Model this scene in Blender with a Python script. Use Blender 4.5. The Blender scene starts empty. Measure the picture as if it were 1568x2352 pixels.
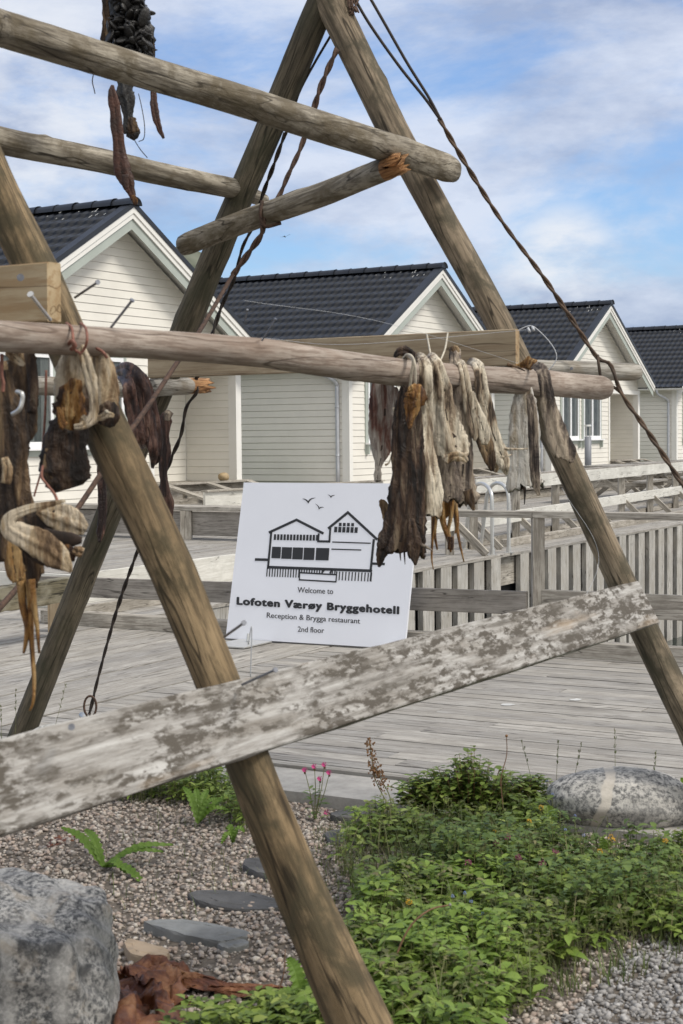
import bpy, math, random
import numpy as np
from mathutils import Vector, Matrix
random.seed(7); np.random.seed(7)
SC = bpy.context.scene
COL = SC.collection
R = math.radians

# ------------------------------------------------------------------ camera
IW, IH, FP = 1568., 2351., 3600.          # working pixel frame of the photograph
EYE = 1.40
PITCH = math.atan((IH/2-1003.)/FP); ROLL = math.atan(.0091)
cf = np.array([0, math.cos(PITCH), -math.sin(PITCH)])
r0 = np.array([1., 0, 0]); u0 = np.cross(r0, cf)
cr = math.cos(ROLL)*r0 - math.sin(ROLL)*u0
cu = math.sin(ROLL)*r0 + math.cos(ROLL)*u0
CP = np.array([0, 0, EYE])
camd = bpy.data.cameras.new('camera'); cam = bpy.data.objects.new('camera', camd); COL.objects.link(cam)
camd.sensor_fit = 'VERTICAL'; camd.sensor_height = 36; camd.lens = FP/IH*36
camd.clip_start = .05; camd.clip_end = 4000
M = Matrix.Identity(4)
for i in range(3):
    M[i][0] = cr[i]; M[i][1] = cu[i]; M[i][2] = -cf[i]; M[i][3] = CP[i]
cam.matrix_world = M
camd.dof.use_dof = True; camd.dof.focus_distance = 11.0; camd.dof.aperture_fstop = 11.0
SC.camera = cam

# ------------------------------------------------------------------ light
SUN_AZ = math.atan2(.93, -.37)      # x toward the right, a little behind the camera
SUN_EL = R(52)
def nt(tree):
    N = tree.nodes; L = tree.links
    def n(t, **k):
        o = N.new(t)
        ins = k.pop('ins', {})
        for a, b in k.items(): setattr(o, a, b)
        for a, b in ins.items():
            s = o.inputs[a]
            if isinstance(b, bpy.types.NodeSocket): L.new(b, s)
            else: s.default_value = b
        return o
    return n, L
world = bpy.data.worlds.new('World'); SC.world = world; world.use_nodes = True
world.node_tree.nodes.clear()
n, L = nt(world.node_tree)
sky = n('ShaderNodeTexSky', sky_type='NISHITA', sun_disc=False, sun_elevation=SUN_EL, sun_rotation=SUN_AZ, air_density=1.0, dust_density=1.2, ozone_density=1.6)
tc = n('ShaderNodeTexCoord')
mp = n('ShaderNodeMapping', ins={'Vector': tc.outputs['Generated'], 'Scale': (3.2, 3.2, 8.5), 'Location': (1.3, .4, .2), 'Rotation': (0, R(-14), 0)})
nz = n('ShaderNodeTexNoise', ins={'Vector': mp.outputs[0], 'Scale': 1.35, 'Detail': 11.0, 'Roughness': .62, 'Distortion': .25})
rmp = n('ShaderNodeMapRange', interpolation_type='SMOOTHSTEP', ins={'Value': nz.outputs[0], 'From Min': .34, 'From Max': .60})
mp2 = n('ShaderNodeMapping', ins={'Vector': tc.outputs['Generated'], 'Scale': (5, 5, 13), 'Location': (4.3, 2.4, 5.2)})
nz2 = n('ShaderNodeTexNoise', ins={'Vector': mp2.outputs[0], 'Scale': 1.3, 'Detail': 10.0, 'Roughness': .60})
sky_s = n('ShaderNodeMix', data_type='RGBA', blend_type='MULTIPLY', ins={0: 1.0, 6: sky.outputs[0], 7: (.124, .150, .186, 1)})
def blob(px, py, sharp, lo=.0):
    d = cf + cr*(px-IW/2)/FP + cu*(IH/2-py)/FP; d = d/np.linalg.norm(d)
    dp = n('ShaderNodeVectorMath', operation='DOT_PRODUCT', ins={0: tc.outputs['Generated'], 1: tuple(d)})
    return n('ShaderNodeMapRange', interpolation_type='SMOOTHSTEP', ins={'Value': dp.outputs['Value'], 'From Min': math.cos(sharp), 'From Max': 1.0}).outputs[0]
b1 = blob(20, 250, .11); b2 = blob(1290, 610, .050)
bs = n('ShaderNodeMath', operation='MAXIMUM', ins={0: b1, 1: b2})
br = n('ShaderNodeMath', operation='MULTIPLY', ins={0: bs.outputs[0], 1: n('ShaderNodeMapRange', interpolation_type='SMOOTHSTEP', ins={'Value': nz2.outputs[0], 'From Min': .30, 'From Max': .62}).outputs[0]})
cl1 = n('ShaderNodeMix', data_type='RGBA', ins={0: n('ShaderNodeMapRange', ins={'Value': nz2.outputs[0], 'From Min': .38, 'From Max': .60}).outputs[0], 6: (.42, .50, .69, 1), 7: (.78, .84, .97, 1)})
cl2 = n('ShaderNodeMix', data_type='RGBA', ins={0: br.outputs[0], 6: cl1.outputs[2], 7: (.93, .95, .99, 1)})
mk = n('ShaderNodeMath', operation='MAXIMUM', ins={0: n('ShaderNodeMath', operation='MULTIPLY', ins={0: rmp.outputs[0], 1: .90}).outputs[0], 1: br.outputs[0]})
fin = n('ShaderNodeMix', data_type='RGBA', ins={0: mk.outputs[0], 6: sky_s.outputs[2], 7: cl2.outputs[2]})
# neutral fill glow added to the unseen sky behind the camera, lifting shaded walls
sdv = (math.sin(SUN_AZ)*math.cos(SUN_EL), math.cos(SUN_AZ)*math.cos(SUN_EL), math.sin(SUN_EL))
fill_dot = n('ShaderNodeVectorMath', operation='DOT_PRODUCT', ins={0: tc.outputs['Generated'], 1: (.35, -.80, .48)})
fill_glow = n('ShaderNodeMapRange', interpolation_type='SMOOTHSTEP', ins={'Value': fill_dot.outputs['Value'], 'From Min': -.35, 'From Max': .75})
fin2 = n('ShaderNodeMix', data_type='RGBA', ins={0: fill_glow.outputs[0], 6: fin.outputs[2], 7: (1.15, 1.14, 1.12, 1)})
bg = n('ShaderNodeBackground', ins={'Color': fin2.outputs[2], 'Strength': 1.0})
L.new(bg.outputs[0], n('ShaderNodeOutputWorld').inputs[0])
sl = bpy.data.lights.new('sun', 'SUN'); sl.energy = 2.8; sl.angle = R(15); sl.color = (1, .94, .85)
so = bpy.data.objects.new('sun', sl); COL.objects.link(so)
sd = Vector((math.sin(SUN_AZ)*math.cos(SUN_EL), math.cos(SUN_AZ)*math.cos(SUN_EL), math.sin(SUN_EL)))
so.rotation_euler = sd.to_track_quat('Z', 'Y').to_euler()
SC.view_settings.view_transform = 'Standard'; SC.view_settings.look = 'None'
SC.view_settings.exposure = -0.08; SC.view_settings.gamma = 1.0
SC.render.engine = 'CYCLES'; SC.cycles.use_denoising = True
SC.cycles.max_bounces = 6; SC.cycles.transparent_max_bounces = 12

# ------------------------------------------------------------------ pixel helpers
def ray(x, y): return cf + cr*(x-IW/2)/FP + cu*(IH/2-y)/FP
def pl(x, y, z=0.):
    d = ray(x, y); return Vector(CP + d*((z-EYE)/d[2]))
def at(x, y, Y):
    d = ray(x, y); return Vector(CP + d*(Y/d[1]))
def pj(p):
    q = np.array(p, float)-CP; z = q@cf; return IW/2+FP*(q@cr)/z, IH/2-FP*(q@cu)/z
UX, UY = .4924, .8704                     # quay direction a; b runs right and toward the camera
def AB(a, b, z=0.): return Vector((1.224+a*UX+b*UY, 9.464+a*UY-b*UX, z))

# ------------------------------------------------------------------ materials
def mat(name):
    m = bpy.data.materials.new(name); m.use_nodes = True; m.node_tree.nodes.clear()
    n, L = nt(m.node_tree)
    b = n('ShaderNodeBsdfPrincipled'); o = n('ShaderNodeOutputMaterial'); L.new(b.outputs[0], o.inputs[0])
    return m, n, L, b
def ramp(n, fac, stops, interp='LINEAR'):
    r = n('ShaderNodeValToRGB', ins={0: fac}); e = r.color_ramp.elements; r.color_ramp.interpolation = interp
    while len(e) > 1: e.remove(e[0])
    e[0].position = stops[0][0]; e[0].color = (*stops[0][1], 1)
    for p, c in stops[1:]:
        q = e.new(p); q.color = (*c, 1)
    return r.outputs[0]
def coords(n, scale, island=False, rnd=True, kind='Object'):
    tc = n('ShaderNodeTexCoord'); v = tc.outputs[kind]
    if rnd:
        oi = n('ShaderNodeObjectInfo')
        s = n('ShaderNodeMath', operation='MULTIPLY', ins={0: oi.outputs['Random'], 1: 37.0}).outputs[0]
        if island:
            g = n('ShaderNodeNewGeometry')
            s = n('ShaderNodeMath', operation='MULTIPLY_ADD', ins={0: g.outputs['Random Per Island'], 1: 91.0, 2: s}).outputs[0]
        v = n('ShaderNodeVectorMath', operation='ADD', ins={0: v, 1: s}).outputs[0]
    return n('ShaderNodeMapping', ins={'Vector': v, 'Scale': scale}).outputs[0]
def noise(n, v, sc, det=5, rough=.55, dist=0.):
    return n('ShaderNodeTexNoise', ins={'Vector': v, 'Scale': sc, 'Detail': det, 'Roughness': rough, 'Distortion': dist}).outputs[0]
def mix(n, f, a, b, bt='MIX'):
    return n('ShaderNodeMix', data_type='RGBA', blend_type=bt, ins={0: f, 6: a if not isinstance(a, tuple) else (*a, 1), 7: b if not isinstance(b, tuple) else (*b, 1)}).outputs[2]
def mr(n, v, a, b, c=0., d=1.):
    return n('ShaderNodeMapRange', ins={'Value': v, 'From Min': a, 'From Max': b, 'To Min': c, 'To Max': d}).outputs[0]
def bump(n, L, b, h, s, dist=.01):
    bp = n('ShaderNodeBump', ins={'Height': h, 'Strength': s, 'Distance': dist}); L.new(bp.outputs[0], b.inputs['Normal'])

def wood(name, c1, c2, dark, axis='X', grain=1., patch=None, patch_amt=.5, island=False, rough=.8, bump_s=.5, knots=True, patch_sc=3., crk=.8):
    """weathered wood: c1/c2 body colours, dark = fibres, patch = stain or lichen"""
    m, n, L, b = mat(name)
    lo, hi = .9, 14.
    sc = {'X': (lo, hi, hi), 'Y': (hi, lo, hi), 'Z': (hi, hi, lo)}[axis]
    v = coords(n, sc, island)
    v1 = coords(n, (1, 1, 1), island)
    v2 = coords(n, {'X': (.6, 1, 1), 'Y': (1, .6, 1), 'Z': (1, 1, .6)}[axis], island)
    g1 = noise(n, v, 1.3*grain, 6, .6, .4); g2 = noise(n, v, 5.*grain, 8, .7)
    base = ramp(n, g1, [(.32, c1), (.66, c2)])
    big = noise(n, v2, 3.2, 4)
    base = mix(n, mr(n, big, .40, .66, 0, .55), base, tuple(min(1, x*.62+.0) for x in c1))
    base = mix(n, mr(n, g2, .46, .58, 0, .66), base, dark)
    ck = noise(n, coords(n, {'X': (.30, 5, 5), 'Y': (5, .30, 5), 'Z': (5, 5, .30)}[axis], island), 2.1, 3, .5, .25)
    ckl = mr(n, n('ShaderNodeMath', operation='ABSOLUTE', ins={0: n('ShaderNodeMath', operation='SUBTRACT', ins={0: ck, 1: .5}).outputs[0]}).outputs[0], .003, .010, crk, 0)
    base = mix(n, ckl, base, tuple(x*.45 for x in dark))
    if island:
        g = n('ShaderNodeNewGeometry')
        base = mix(n, 1., base, ramp(n, g.outputs['Random Per Island'], [(0, (.85, .85, .86)), (.5, (1., .99, .975)), (1, (1.12, 1.10, 1.07))]), 'MULTIPLY')
    if patch:
        p = noise(n, v2, patch_sc*2.2, 8, .66, .3)
        base = mix(n, mr(n, p, .46, .60, 0, patch_amt), base, patch)
    if knots:
        vv = n('ShaderNodeTexVoronoi', ins={'Vector': coords(n, {'X': (2.2, 9, 9), 'Y': (9, 2.2, 9), 'Z': (9, 9, 2.2)}[axis], island), 'Scale': 1.0})
        base = mix(n, mr(n, vv.outputs['Distance'], .05, .13, .75, 0), base, tuple(x*.5 for x in dark))
    L.new(base, b.inputs['Base Color'])
    b.inputs['Roughness'].default_value = rough
    b.inputs['Specular IOR Level'].default_value = .25
    hh = n('ShaderNodeMath', operation='ADD', ins={0: g1, 1: g2}).outputs[0]
    bump(n, L, b, hh, bump_s, .006)
    return m
def plain(name, c, rough=.5, metal=0., var=.12, sc=6., bump_s=0., c2=None):
    m, n, L, b = mat(name)
    v = coords(n, (1, 1, 1)); f = noise(n, v, sc, 7, .6)
    c2 = c2 or tuple(x*(1-var*2.2) for x in c)
    L.new(ramp(n, f, [(.35, c2), (.62, c)]), b.inputs['Base Color'])
    b.inputs['Roughness'].default_value = rough; b.inputs['Metallic'].default_value = metal
    if bump_s: bump(n, L, b, noise(n, v, sc*6, 6), bump_s, .004)
    return m
MT = {}
# logs (long axis Z)
MT['log_tan'] = wood('log_tan', (.17, .12, .065), (.36, .265, .155), (.04, .03, .018), 'Z', 1., (.062, .052, .030), .85, patch_sc=4.6, bump_s=.6)
MT['log_tan2'] = wood('log_tan2', (.18, .14, .095), (.39, .315, .225), (.05, .04, .028), 'Z', 1., (.07, .062, .042), .85, patch_sc=4.8, bump_s=.6)
MT['log_dark'] = wood('log_dark', (.095, .08, .058), (.215, .18, .125), (.025, .022, .016), 'Z', 1.2, (.055, .054, .034), .7, bump_s=.9)
MT['log_grey'] = wood('log_grey', (.21, .18, .135), (.43, .39, .32), (.055, .043, .03), 'Z', 1., (.115, .092, .058), .8, patch_sc=5.5, bump_s=.7)
MT['log_pink'] = wood('log_pink', (.31, .255, .21), (.46, .40, .345), (.13, .09, .065), 'Z', 1.4, (.24, .175, .135), .5, patch_sc=2.5, bump_s=.35)
MT['log_pale'] = wood('log_pale', (.36, .34, .30), (.50, .48, .44), (.10, .085, .065), 'Z', 1., (.20, .16, .11), .6, bump_s=.7)
MT['log_end'] = wood('log_end', (.30, .26, .21), (.40, .36, .30), (.09, .07, .05), 'Z', 2., None, bump_s=.5)
MT['log_break'] = wood('log_break', (.38, .17, .06), (.55, .33, .17), (.12, .05, .02), 'Z', 1.5, None, bump_s=1., knots=False)
# boards (long axis X)
MT['board_new'] = wood('board_new', (.38, .30, .20), (.50, .415, .30), (.22, .155, .095), 'X', .8, (.30, .24, .16), .5, rough=.65, bump_s=.2)
MT['board_fresh'] = wood('board_fresh', (.42, .32, .19), (.54, .43, .275), (.30, .19, .09), 'X', .8, (.34, .22, .11), .4, rough=.6, bump_s=.15)
MT['deck'] = wood('deck', (.34, .325, .30), (.46, .445, .415), (.17, .155, .14), 'X', 1.5, (.27, .25, .22), .5, island=True, rough=.85, bump_s=.35)
MT['rail'] = wood('rail', (.40, .37, .32), (.55, .515, .455), (.19, .165, .14), 'X', 1.2, (.20, .18, .15), .5, bump_s=.3)
MT['rail_dark'] = wood('rail_dark', (.26, .24, .215), (.37, .345, .31), (.13, .115, .10), 'X', 1.2, (.36, .33, .30), .4, bump_s=.3)
MT['rail_white'] = wood('rail_white', (.68, .67, .62), (.80, .79, .74), (.54, .52, .47), 'X', 1., (.55, .54, .49), .5, rough=.6, bump_s=.15, patch_sc=4, knots=False)
MT['old_beam'] = wood('old_beam', (.10, .09, .055), (.20, .175, .12), (.035, .03, .02), 'X', 1., (.27, .25, .19), .6, bump_s=.7)
MT['pile'] = wood('pile', (.44, .425, .40), (.60, .585, .55), (.27, .25, .215), 'Z', 1.4, (.36, .33, .28), .45, island=False, bump_s=.25)
MT['pile_dark'] = wood('pile_dark', (.17, .15, .12), (.24, .21, .17), (.09, .08, .06), 'X', 1.4, None)
def lichen_board():
    m, n, L, b = mat('board_lichen')
    v = coords(n, (.8, 14, 14)); v2 = coords(n, (.42, 2.2, 2.2)); v3 = coords(n, (.55, 1.6, 1.6))
    g = noise(n, v, 3.2, 9, .72, .2)
    c = ramp(n, g, [(.34, (.12, .11, .095)), (.47, (.29, .275, .255)), (.62, (.47, .46, .44))])
    p1 = noise(n, v2, 6., 9, .68, .1); p2 = noise(n, v3, 30., 6, .7, .1); p3 = noise(n, v2, 9., 5, .6)
    c = mix(n, mr(n, p1, .45, .62, 0, .55), c, (.185, .16, .128))
    mul = n('ShaderNodeMath', operation='MULTIPLY', ins={0: mr(n, p2, .45, .54), 1: mr(n, p3, .38, .50)}).outputs[0]
    c = mix(n, mul, c, (.085, .073, .058))
    c = mix(n, mr(n, noise(n, v3, 14., 5, .6), .60, .70, 0, .3), c, (.58, .575, .55))
    c = mix(n, mr(n, noise(n, v2, 3.1, 4), .60, .68, 0, .45), c, (.36, .26, .16))
    L.new(c, b.inputs['Base Color']); b.inputs['Roughness'].default_value = .85
    bump(n, L, b, n('ShaderNodeMath', operation='ADD', ins={0: g, 1: p2}).outputs[0], .6, .006)
    return m
MT['board_lichen'] = lichen_board()
MT['paint'] = plain('house_paint', (.78, .755, .69), .55, var=.035, sc=1.6)
MT['trim'] = plain('white_trim_paint', (.80, .79, .75), .5, var=.03, sc=2)
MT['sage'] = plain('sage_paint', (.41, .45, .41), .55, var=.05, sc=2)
MT['window_frame'] = plain('window_frame_paint', (.84, .85, .86), .35, var=.02)
MT['zinc'] = plain('zinc', (.56, .58, .62), .38, .35, var=.05)
MT['steel'] = plain('brushed_steel', (.62, .62, .60), .32, .6, var=.04, sc=30)
MT['nail'] = plain('nail_steel', (.23, .24, .27), .45, .6, var=.15, sc=60)
MT['bollard'] = plain('grey_powder_coat', (.20, .21, .235), .5, var=.04)
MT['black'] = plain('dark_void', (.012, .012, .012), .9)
MT['sign'] = plain('sign_white', (.745, .765, .83), .5, var=.012, sc=3)
MT['ink'] = plain('sign_ink', (.012, .013, .016), .5, var=.1)
MT['ink_grey'] = plain('sign_ink_grey', (.035, .036, .042), .5, var=.05)
MT['concrete'] = plain('concrete', (.38, .365, .34), .9, var=.12, sc=14, bump_s=.5)
def roof_mat():
    m, n, L, b = mat('roof_tile')
    v = coords(n, (1, 1, 1)); f = noise(n, v, 2.4, 6); f2 = noise(n, v, 60., 3)
    c = ramp(n, f, [(.3, (.012, .014, .019)), (.7, (.020, .023, .030))])
    c = mix(n, mr(n, f2, .72, .76, 0, .35), c, (.16, .17, .18))
    L.new(c, b.inputs['Base Color']); b.inputs['Roughness'].default_value = .42; b.inputs['Specular IOR Level'].default_value = .45
    bump(n, L, b, noise(n, v, 180., 3), .25, .002)
    return m
MT['roof'] = roof_mat()
MT['dropping'] = plain('bird_dropping', (.6, .6, .58), .8)
def glass_mat():
    m, n, L, b = mat('window_glass')
    b.inputs['Base Color'].default_value = (.03, .04, .04, 1); b.inputs['Roughness'].default_value = .04
    b.inputs['Alpha'].default_value = .45; b.inputs['Specular IOR Level'].default_value = .8
    return m
MT['glass'] = glass_mat()
MT['interior'] = plain('room_dark', (.13, .15, .13), .9, var=.3)
MT['curtain'] = plain('curtain', (.30, .33, .31), .9, var=.12, sc=9)
def granite(name, a, bcol, c, scale=60., vein=None, flow=0.):
    m, n, L, b = mat(name)
    v = coords(n, (1, 1, 1), rnd=False)
    f = noise(n, v, scale, 6, .75); g = noise(n, v, 3.2, 5, .6, .6 if not flow else flow)
    col = ramp(n, f, [(.41, a), (.49, bcol), (.57, c)])
    col = mix(n, mr(n, g, .40, .62, 0, .55), col, tuple(x*.62 for x in bcol))
    if flow:
        w = n('ShaderNodeTexWave', ins={'Vector': coords(n, (1, 1, .6), rnd=False), 'Scale': 2.6, 'Distortion': 9., 'Detail': 4., 'Detail Scale': 1.6}).outputs[0]
        col = mix(n, mr(n, w, .55, .95, 0, .5), col, c)
        q = noise(n, v, 9., 4, .6, 1.2)
        col = mix(n, mr(n, q, .56, .66, 0, .6), col, (.36, .315, .26))
        col = mix(n, mr(n, noise(n, v, 6.5, 5, .6, 1.), .60, .68, 0, .8), col, (.035, .036, .038))
    if vein:
        sx = n('ShaderNodeSeparateXYZ', ins={0: v})
        dd = n('ShaderNodeMath', operation='MULTIPLY_ADD', ins={0: sx.outputs[2], 1: -.35, 2: sx.outputs[0]}).outputs[0]
        dd = n('ShaderNodeMath', operation='MULTIPLY_ADD', ins={0: noise(n, v, 9., 3), 1: .05, 2: dd}).outputs[0]
        ab = n('ShaderNodeMath', operation='ABSOLUTE', ins={0: n('ShaderNodeMath', operation='ADD', ins={0: dd, 1: vein[0]}).outputs[0]}).outputs[0]
        col = mix(n, mr(n, ab, vein[1]*.75, vein[1], .85, 0), col, (.50, .46, .40))
    L.new(col, b.inputs['Base Color']); b.inputs['Roughness'].default_value = .8
    bump(n, L, b, f, .5, .006)
    return m
MT['granite'] = granite('granite', (.07, .07, .07), (.30, .295, .28), (.52, .50, .46), 55., vein=(.055, .020))
MT['gneiss'] = granite('gneiss', (.045, .047, .05), (.19, .19, .188), (.44, .43, .41), 85., flow=1.2)
MT['white_rock'] = granite('white_rock', (.22, .21, .19), (.50, .49, .45), (.66, .65, .62), 45.)
MT['cobble'] = plain('cobble', (.44, .33, .19), .7, var=.15, sc=14)
MT['slate'] = plain('slate', (.10, .098, .096), .75, var=.25, sc=8, bump_s=.6)
MT['slate_pale'] = plain('slate_pale', (.22, .225, .22), .7, var=.2, sc=8, bump_s=.6)
MT['flagstone'] = plain('tan_stone', (.38, .29, .20), .8, var=.15, sc=12, bump_s=.5)
def pebble_mat():
    m, n, L, b = mat('pebbles')
    g = n('ShaderNodeNewGeometry')
    c = ramp(n, g.outputs['Random Per Island'], [(0, (.09, .082, .075)), (.2, (.19, .165, .145)), (.36, (.34, .25, .20)), (.5, (.42, .33, .265)), (.64, (.25, .225, .20)), (.8, (.46, .385, .32)), (.95, (.54, .50, .44))])
    c = mix(n, .35, c, ramp(n, noise(n, coords(n, (1, 1, 1)), 90., 4), [(.3, (.12, .10, .09)), (.7, (.5, .46, .42))]))
    # wet and dirty by patch
    L.new(c, b.inputs['Base Color']); b.inputs['Roughness'].default_value = .8
    return m
MT['pebbles'] = pebble_mat()
MT['pebbles_grey'] = MT['pebbles'].copy(); MT['pebbles_grey'].name = 'pebbles_grey'
for nd in MT['pebbles_grey'].node_tree.nodes:
    if nd.type == 'VALTORGB' and len(nd.color_ramp.elements) > 4:
        for e in nd.color_ramp.elements:
            r_, g_, b_, _ = e.color; l = (r_+g_+b_)/3; e.color = (l*.86, l*.86, l*.86, 1)
MT['soil'] = plain('gravel_bed', (.15, .125, .10), .95, var=.25, sc=40, bump_s=.8)
def leaf_mat(name, cols, rough=.5, trans=.3):
    m, n, L, b = mat(name)
    g = n('ShaderNodeNewGeometry')
    c = ramp(n, g.outputs['Random Per Island'], cols)
    c = mix(n, .25, c, ramp(n, noise(n, coords(n, (1, 1, 1)), 9., 4), [(.3, tuple(x*.4 for x in cols[0][1])), (.7, tuple(min(1, x*1.5) for x in cols[-1][1]))]))
    L.new(c, b.inputs['Base Color']); b.inputs['Roughness'].default_value = rough; b.inputs['Specular IOR Level'].default_value = .35
    t = n('ShaderNodeBsdfTranslucent', ins={0: c}); mx = n('ShaderNodeMixShader', ins={0: trans, 1: b.outputs[0], 2: t.outputs[0]})
    o = [x for x in m.node_tree.nodes if x.type == 'OUTPUT_MATERIAL'][0]; L.new(mx.outputs[0], o.inputs[0])
    return m
MT['leaf'] = leaf_mat('leaf_green', [(0, (.065, .11, .018)), (.4, (.125, .20, .03)), (.75, (.20, .29, .05)), (1, (.31, .37, .10))])
MT['leaf_bright'] = leaf_mat('leaf_bright', [(0, (.12, .20, .03)), (.6, (.19, .29, .05)), (1, (.28, .38, .09))])
MT['leaf_olive'] = leaf_mat('leaf_olive', [(0, (.07, .085, .03)), (.4, (.11, .14, .04)), (.8, (.17, .21, .07)), (1, (.24, .20, .11))])
MT['leaf_deep'] = leaf_mat('leaf_deep', [(0, (.06, .105, .028)), (.5, (.11, .175, .04)), (1, (.19, .26, .07))])
MT['fern'] = leaf_mat('fern_green', [(0, (.08, .15, .02)), (.6, (.12, .21, .03)), (1, (.17, .26, .05))])
MT['grass'] = leaf_mat('grass_blades', [(0, (.07, .12, .03)), (.6, (.12, .18, .05)), (1, (.24, .21, .11))])
MT['stem'] = plain('stem', (.16, .17, .06), .7, var=.2, sc=20)
MT['stem_red'] = plain('stem_red', (.26, .14, .08), .7, var=.2, sc=20)
MT['seed'] = plain('seed_heads', (.26, .13, .05), .8, var=.3, sc=60)
MT['pink'] = plain('pink_petals', (.55, .05, .22), .6, var=.15, sc=60)
MT['clover_pink'] = plain('clover_pink', (.24, .05, .11), .7, var=.2, sc=90)
MT['yellow'] = plain('yellow_petals', (.62, .36, .02), .6, var=.1, sc=60)
MT['blue'] = plain('blue_petals', (.22, .30, .60), .6, var=.1, sc=60)
def kelp_mat():
    m, n, L, b = mat('rust_kelp')
    v = coords(n, (1, 1, 1)); f = noise(n, v, 7., 7, .65, .8)
    L.new(ramp(n, f, [(.34, (.03, .017, .013)), (.46, (.11, .035, .015)), (.56, (.20, .08, .032)), (.70, (.32, .17, .085))]), b.inputs['Base Color'])
    b.inputs['Roughness'].default_value = .55; bump(n, L, b, noise(n, v, 45., 6, .6, .5), .8, .01)
    return m
MT['kelp'] = kelp_mat()
MT['kelp_dark'] = plain('kelp_dark', (.07, .022, .010), .5, var=.3, sc=22, bump_s=.8, c2=(.022, .009, .005))
MT['mussel'] = plain('black_shells', (.030, .028, .027), .45, var=.3, sc=25, bump_s=.8, c2=(.006, .006, .006))
def fish_mat(name, c, bias=0., rough=.55, sc=1.):
    m, n, L, b = mat(name)
    v = coords(n, (22, 22, 2.8)); v2 = coords(n, (1.6, 1.6, .55))
    f = noise(n, v, 1.7*sc, 8, .62, .7); f2 = noise(n, v2, 11., 5, .6, .5)
    k = n('ShaderNodeMath', operation='MULTIPLY_ADD', ins={0: f2, 1: .8, 2: n('ShaderNodeMath', operation='MULTIPLY', ins={0: f, 1: .75}).outputs[0]}).outputs[0]
    k = mr(n, k, .775-.24, .775+.24, .16+bias*1.6, .88+bias*1.6)
    st = [(.34, c[0]), (.46, c[1]), (.56, c[2]), (.70, c[3])]
    col = ramp(n, k, st)
    col = mix(n, mr(n, noise(n, coords(n, (46, 46, 7)), 1.6, 5, .65, .6), .50, .62, 0, .6), col, c[0])
    L.new(col, b.inputs['Base Color']); b.inputs['Roughness'].default_value = rough; b.inputs['Specular IOR Level'].default_value = .35
    wr = noise(n, coords(n, (15, 15, 8)), 1.6, 7, .68, 1.6)
    bump(n, L, b, n('ShaderNodeMath', operation='ADD', ins={0: f, 1: wr}).outputs[0], 1., .014)
    return m
MT['fish_pale'] = fish_mat('fish_pale', [(.06, .042, .03), (.30, .225, .155), (.54, .45, .33), (.76, .68, .54)], .06)
MT['fish_grey'] = fish_mat('fish_grey', [(.035, .027, .024), (.13, .10, .08), (.27, .22, .17), (.46, .38, .29)], -.01)
MT['fish_dark'] = fish_mat('fish_dark', [(.012, .008, .006), (.04, .023, .015), (.085, .05, .03), (.20, .15, .10)], -.04, .45)
MT['fish_brown'] = fish_mat('fish_brown', [(.022, .013, .008), (.075, .045, .024), (.16, .10, .052), (.32, .225, .125)], -.02, .5)
MT['fish_red'] = fish_mat('fish_red', [(.06, .025, .02), (.16, .07, .05), (.27, .22, .19), (.44, .40, .36)], .04, .45)
MT['fish_cream'] = fish_mat('fish_cream', [(.10, .06, .03), (.30, .20, .11), (.48, .37, .235), (.62, .53, .40)], .03, .5)
MT['fish_amber'] = fish_mat('fish_amber', [(.03, .012, .005), (.14, .06, .015), (.30, .15, .04), (.46, .30, .13)], .0, .4)
MT['fish_white'] = fish_mat('fish_white', [(.22, .17, .12), (.42, .37, .29), (.56, .53, .48), (.68, .66, .61)], .08, .5)
MT['squid'] = fish_mat('squid', [(.02, .01, .009), (.06, .03, .024), (.12, .06, .045), (.2, .12, .09)], -.02, .35)
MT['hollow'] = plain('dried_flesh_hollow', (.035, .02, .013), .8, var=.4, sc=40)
MT['rope_black'] = plain('rope_black', (.035, .024, .018), .7, var=.3, sc=60, bump_s=.6)
MT['rope_brown'] = plain('rope_brown', (.10, .055, .035), .75, var=.3, sc=60, bump_s=.6)
MT['rope_rust'] = plain('rope_rust', (.10, .06, .035), .75, var=.35, sc=25, bump_s=.6, c2=(.045, .03, .02))
MT['string_red'] = plain('string_red', (.27, .115, .08), .7, var=.2, sc=80)
MT['string_white'] = plain('string_white', (.55, .50, .40), .8, var=.15, sc=80)
MT['nylon'] = plain('nylon_line', (.50, .52, .55), .3, var=.05)
def water_mat():
    m, n, L, b = mat('harbour_water')
    b.inputs['Base Color'].default_value = (.012, .022, .018, 1); b.inputs['Roughness'].default_value = .08
    v = coords(n, (1, 1, 1), rnd=False); bump(n, L, b, noise(n, v, 3., 5, .55, .5), .5, .05)
    return m
MT['water'] = water_mat()
MT['grassland'] = plain('grassland', (.10, .13, .05), .9, var=.25, sc=3., bump_s=.5)
MT['hill'] = plain('rocky_hill', (.15, .16, .12), .9, var=.3, sc=.25, bump_s=.0, c2=(.06, .07, .045))

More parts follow.
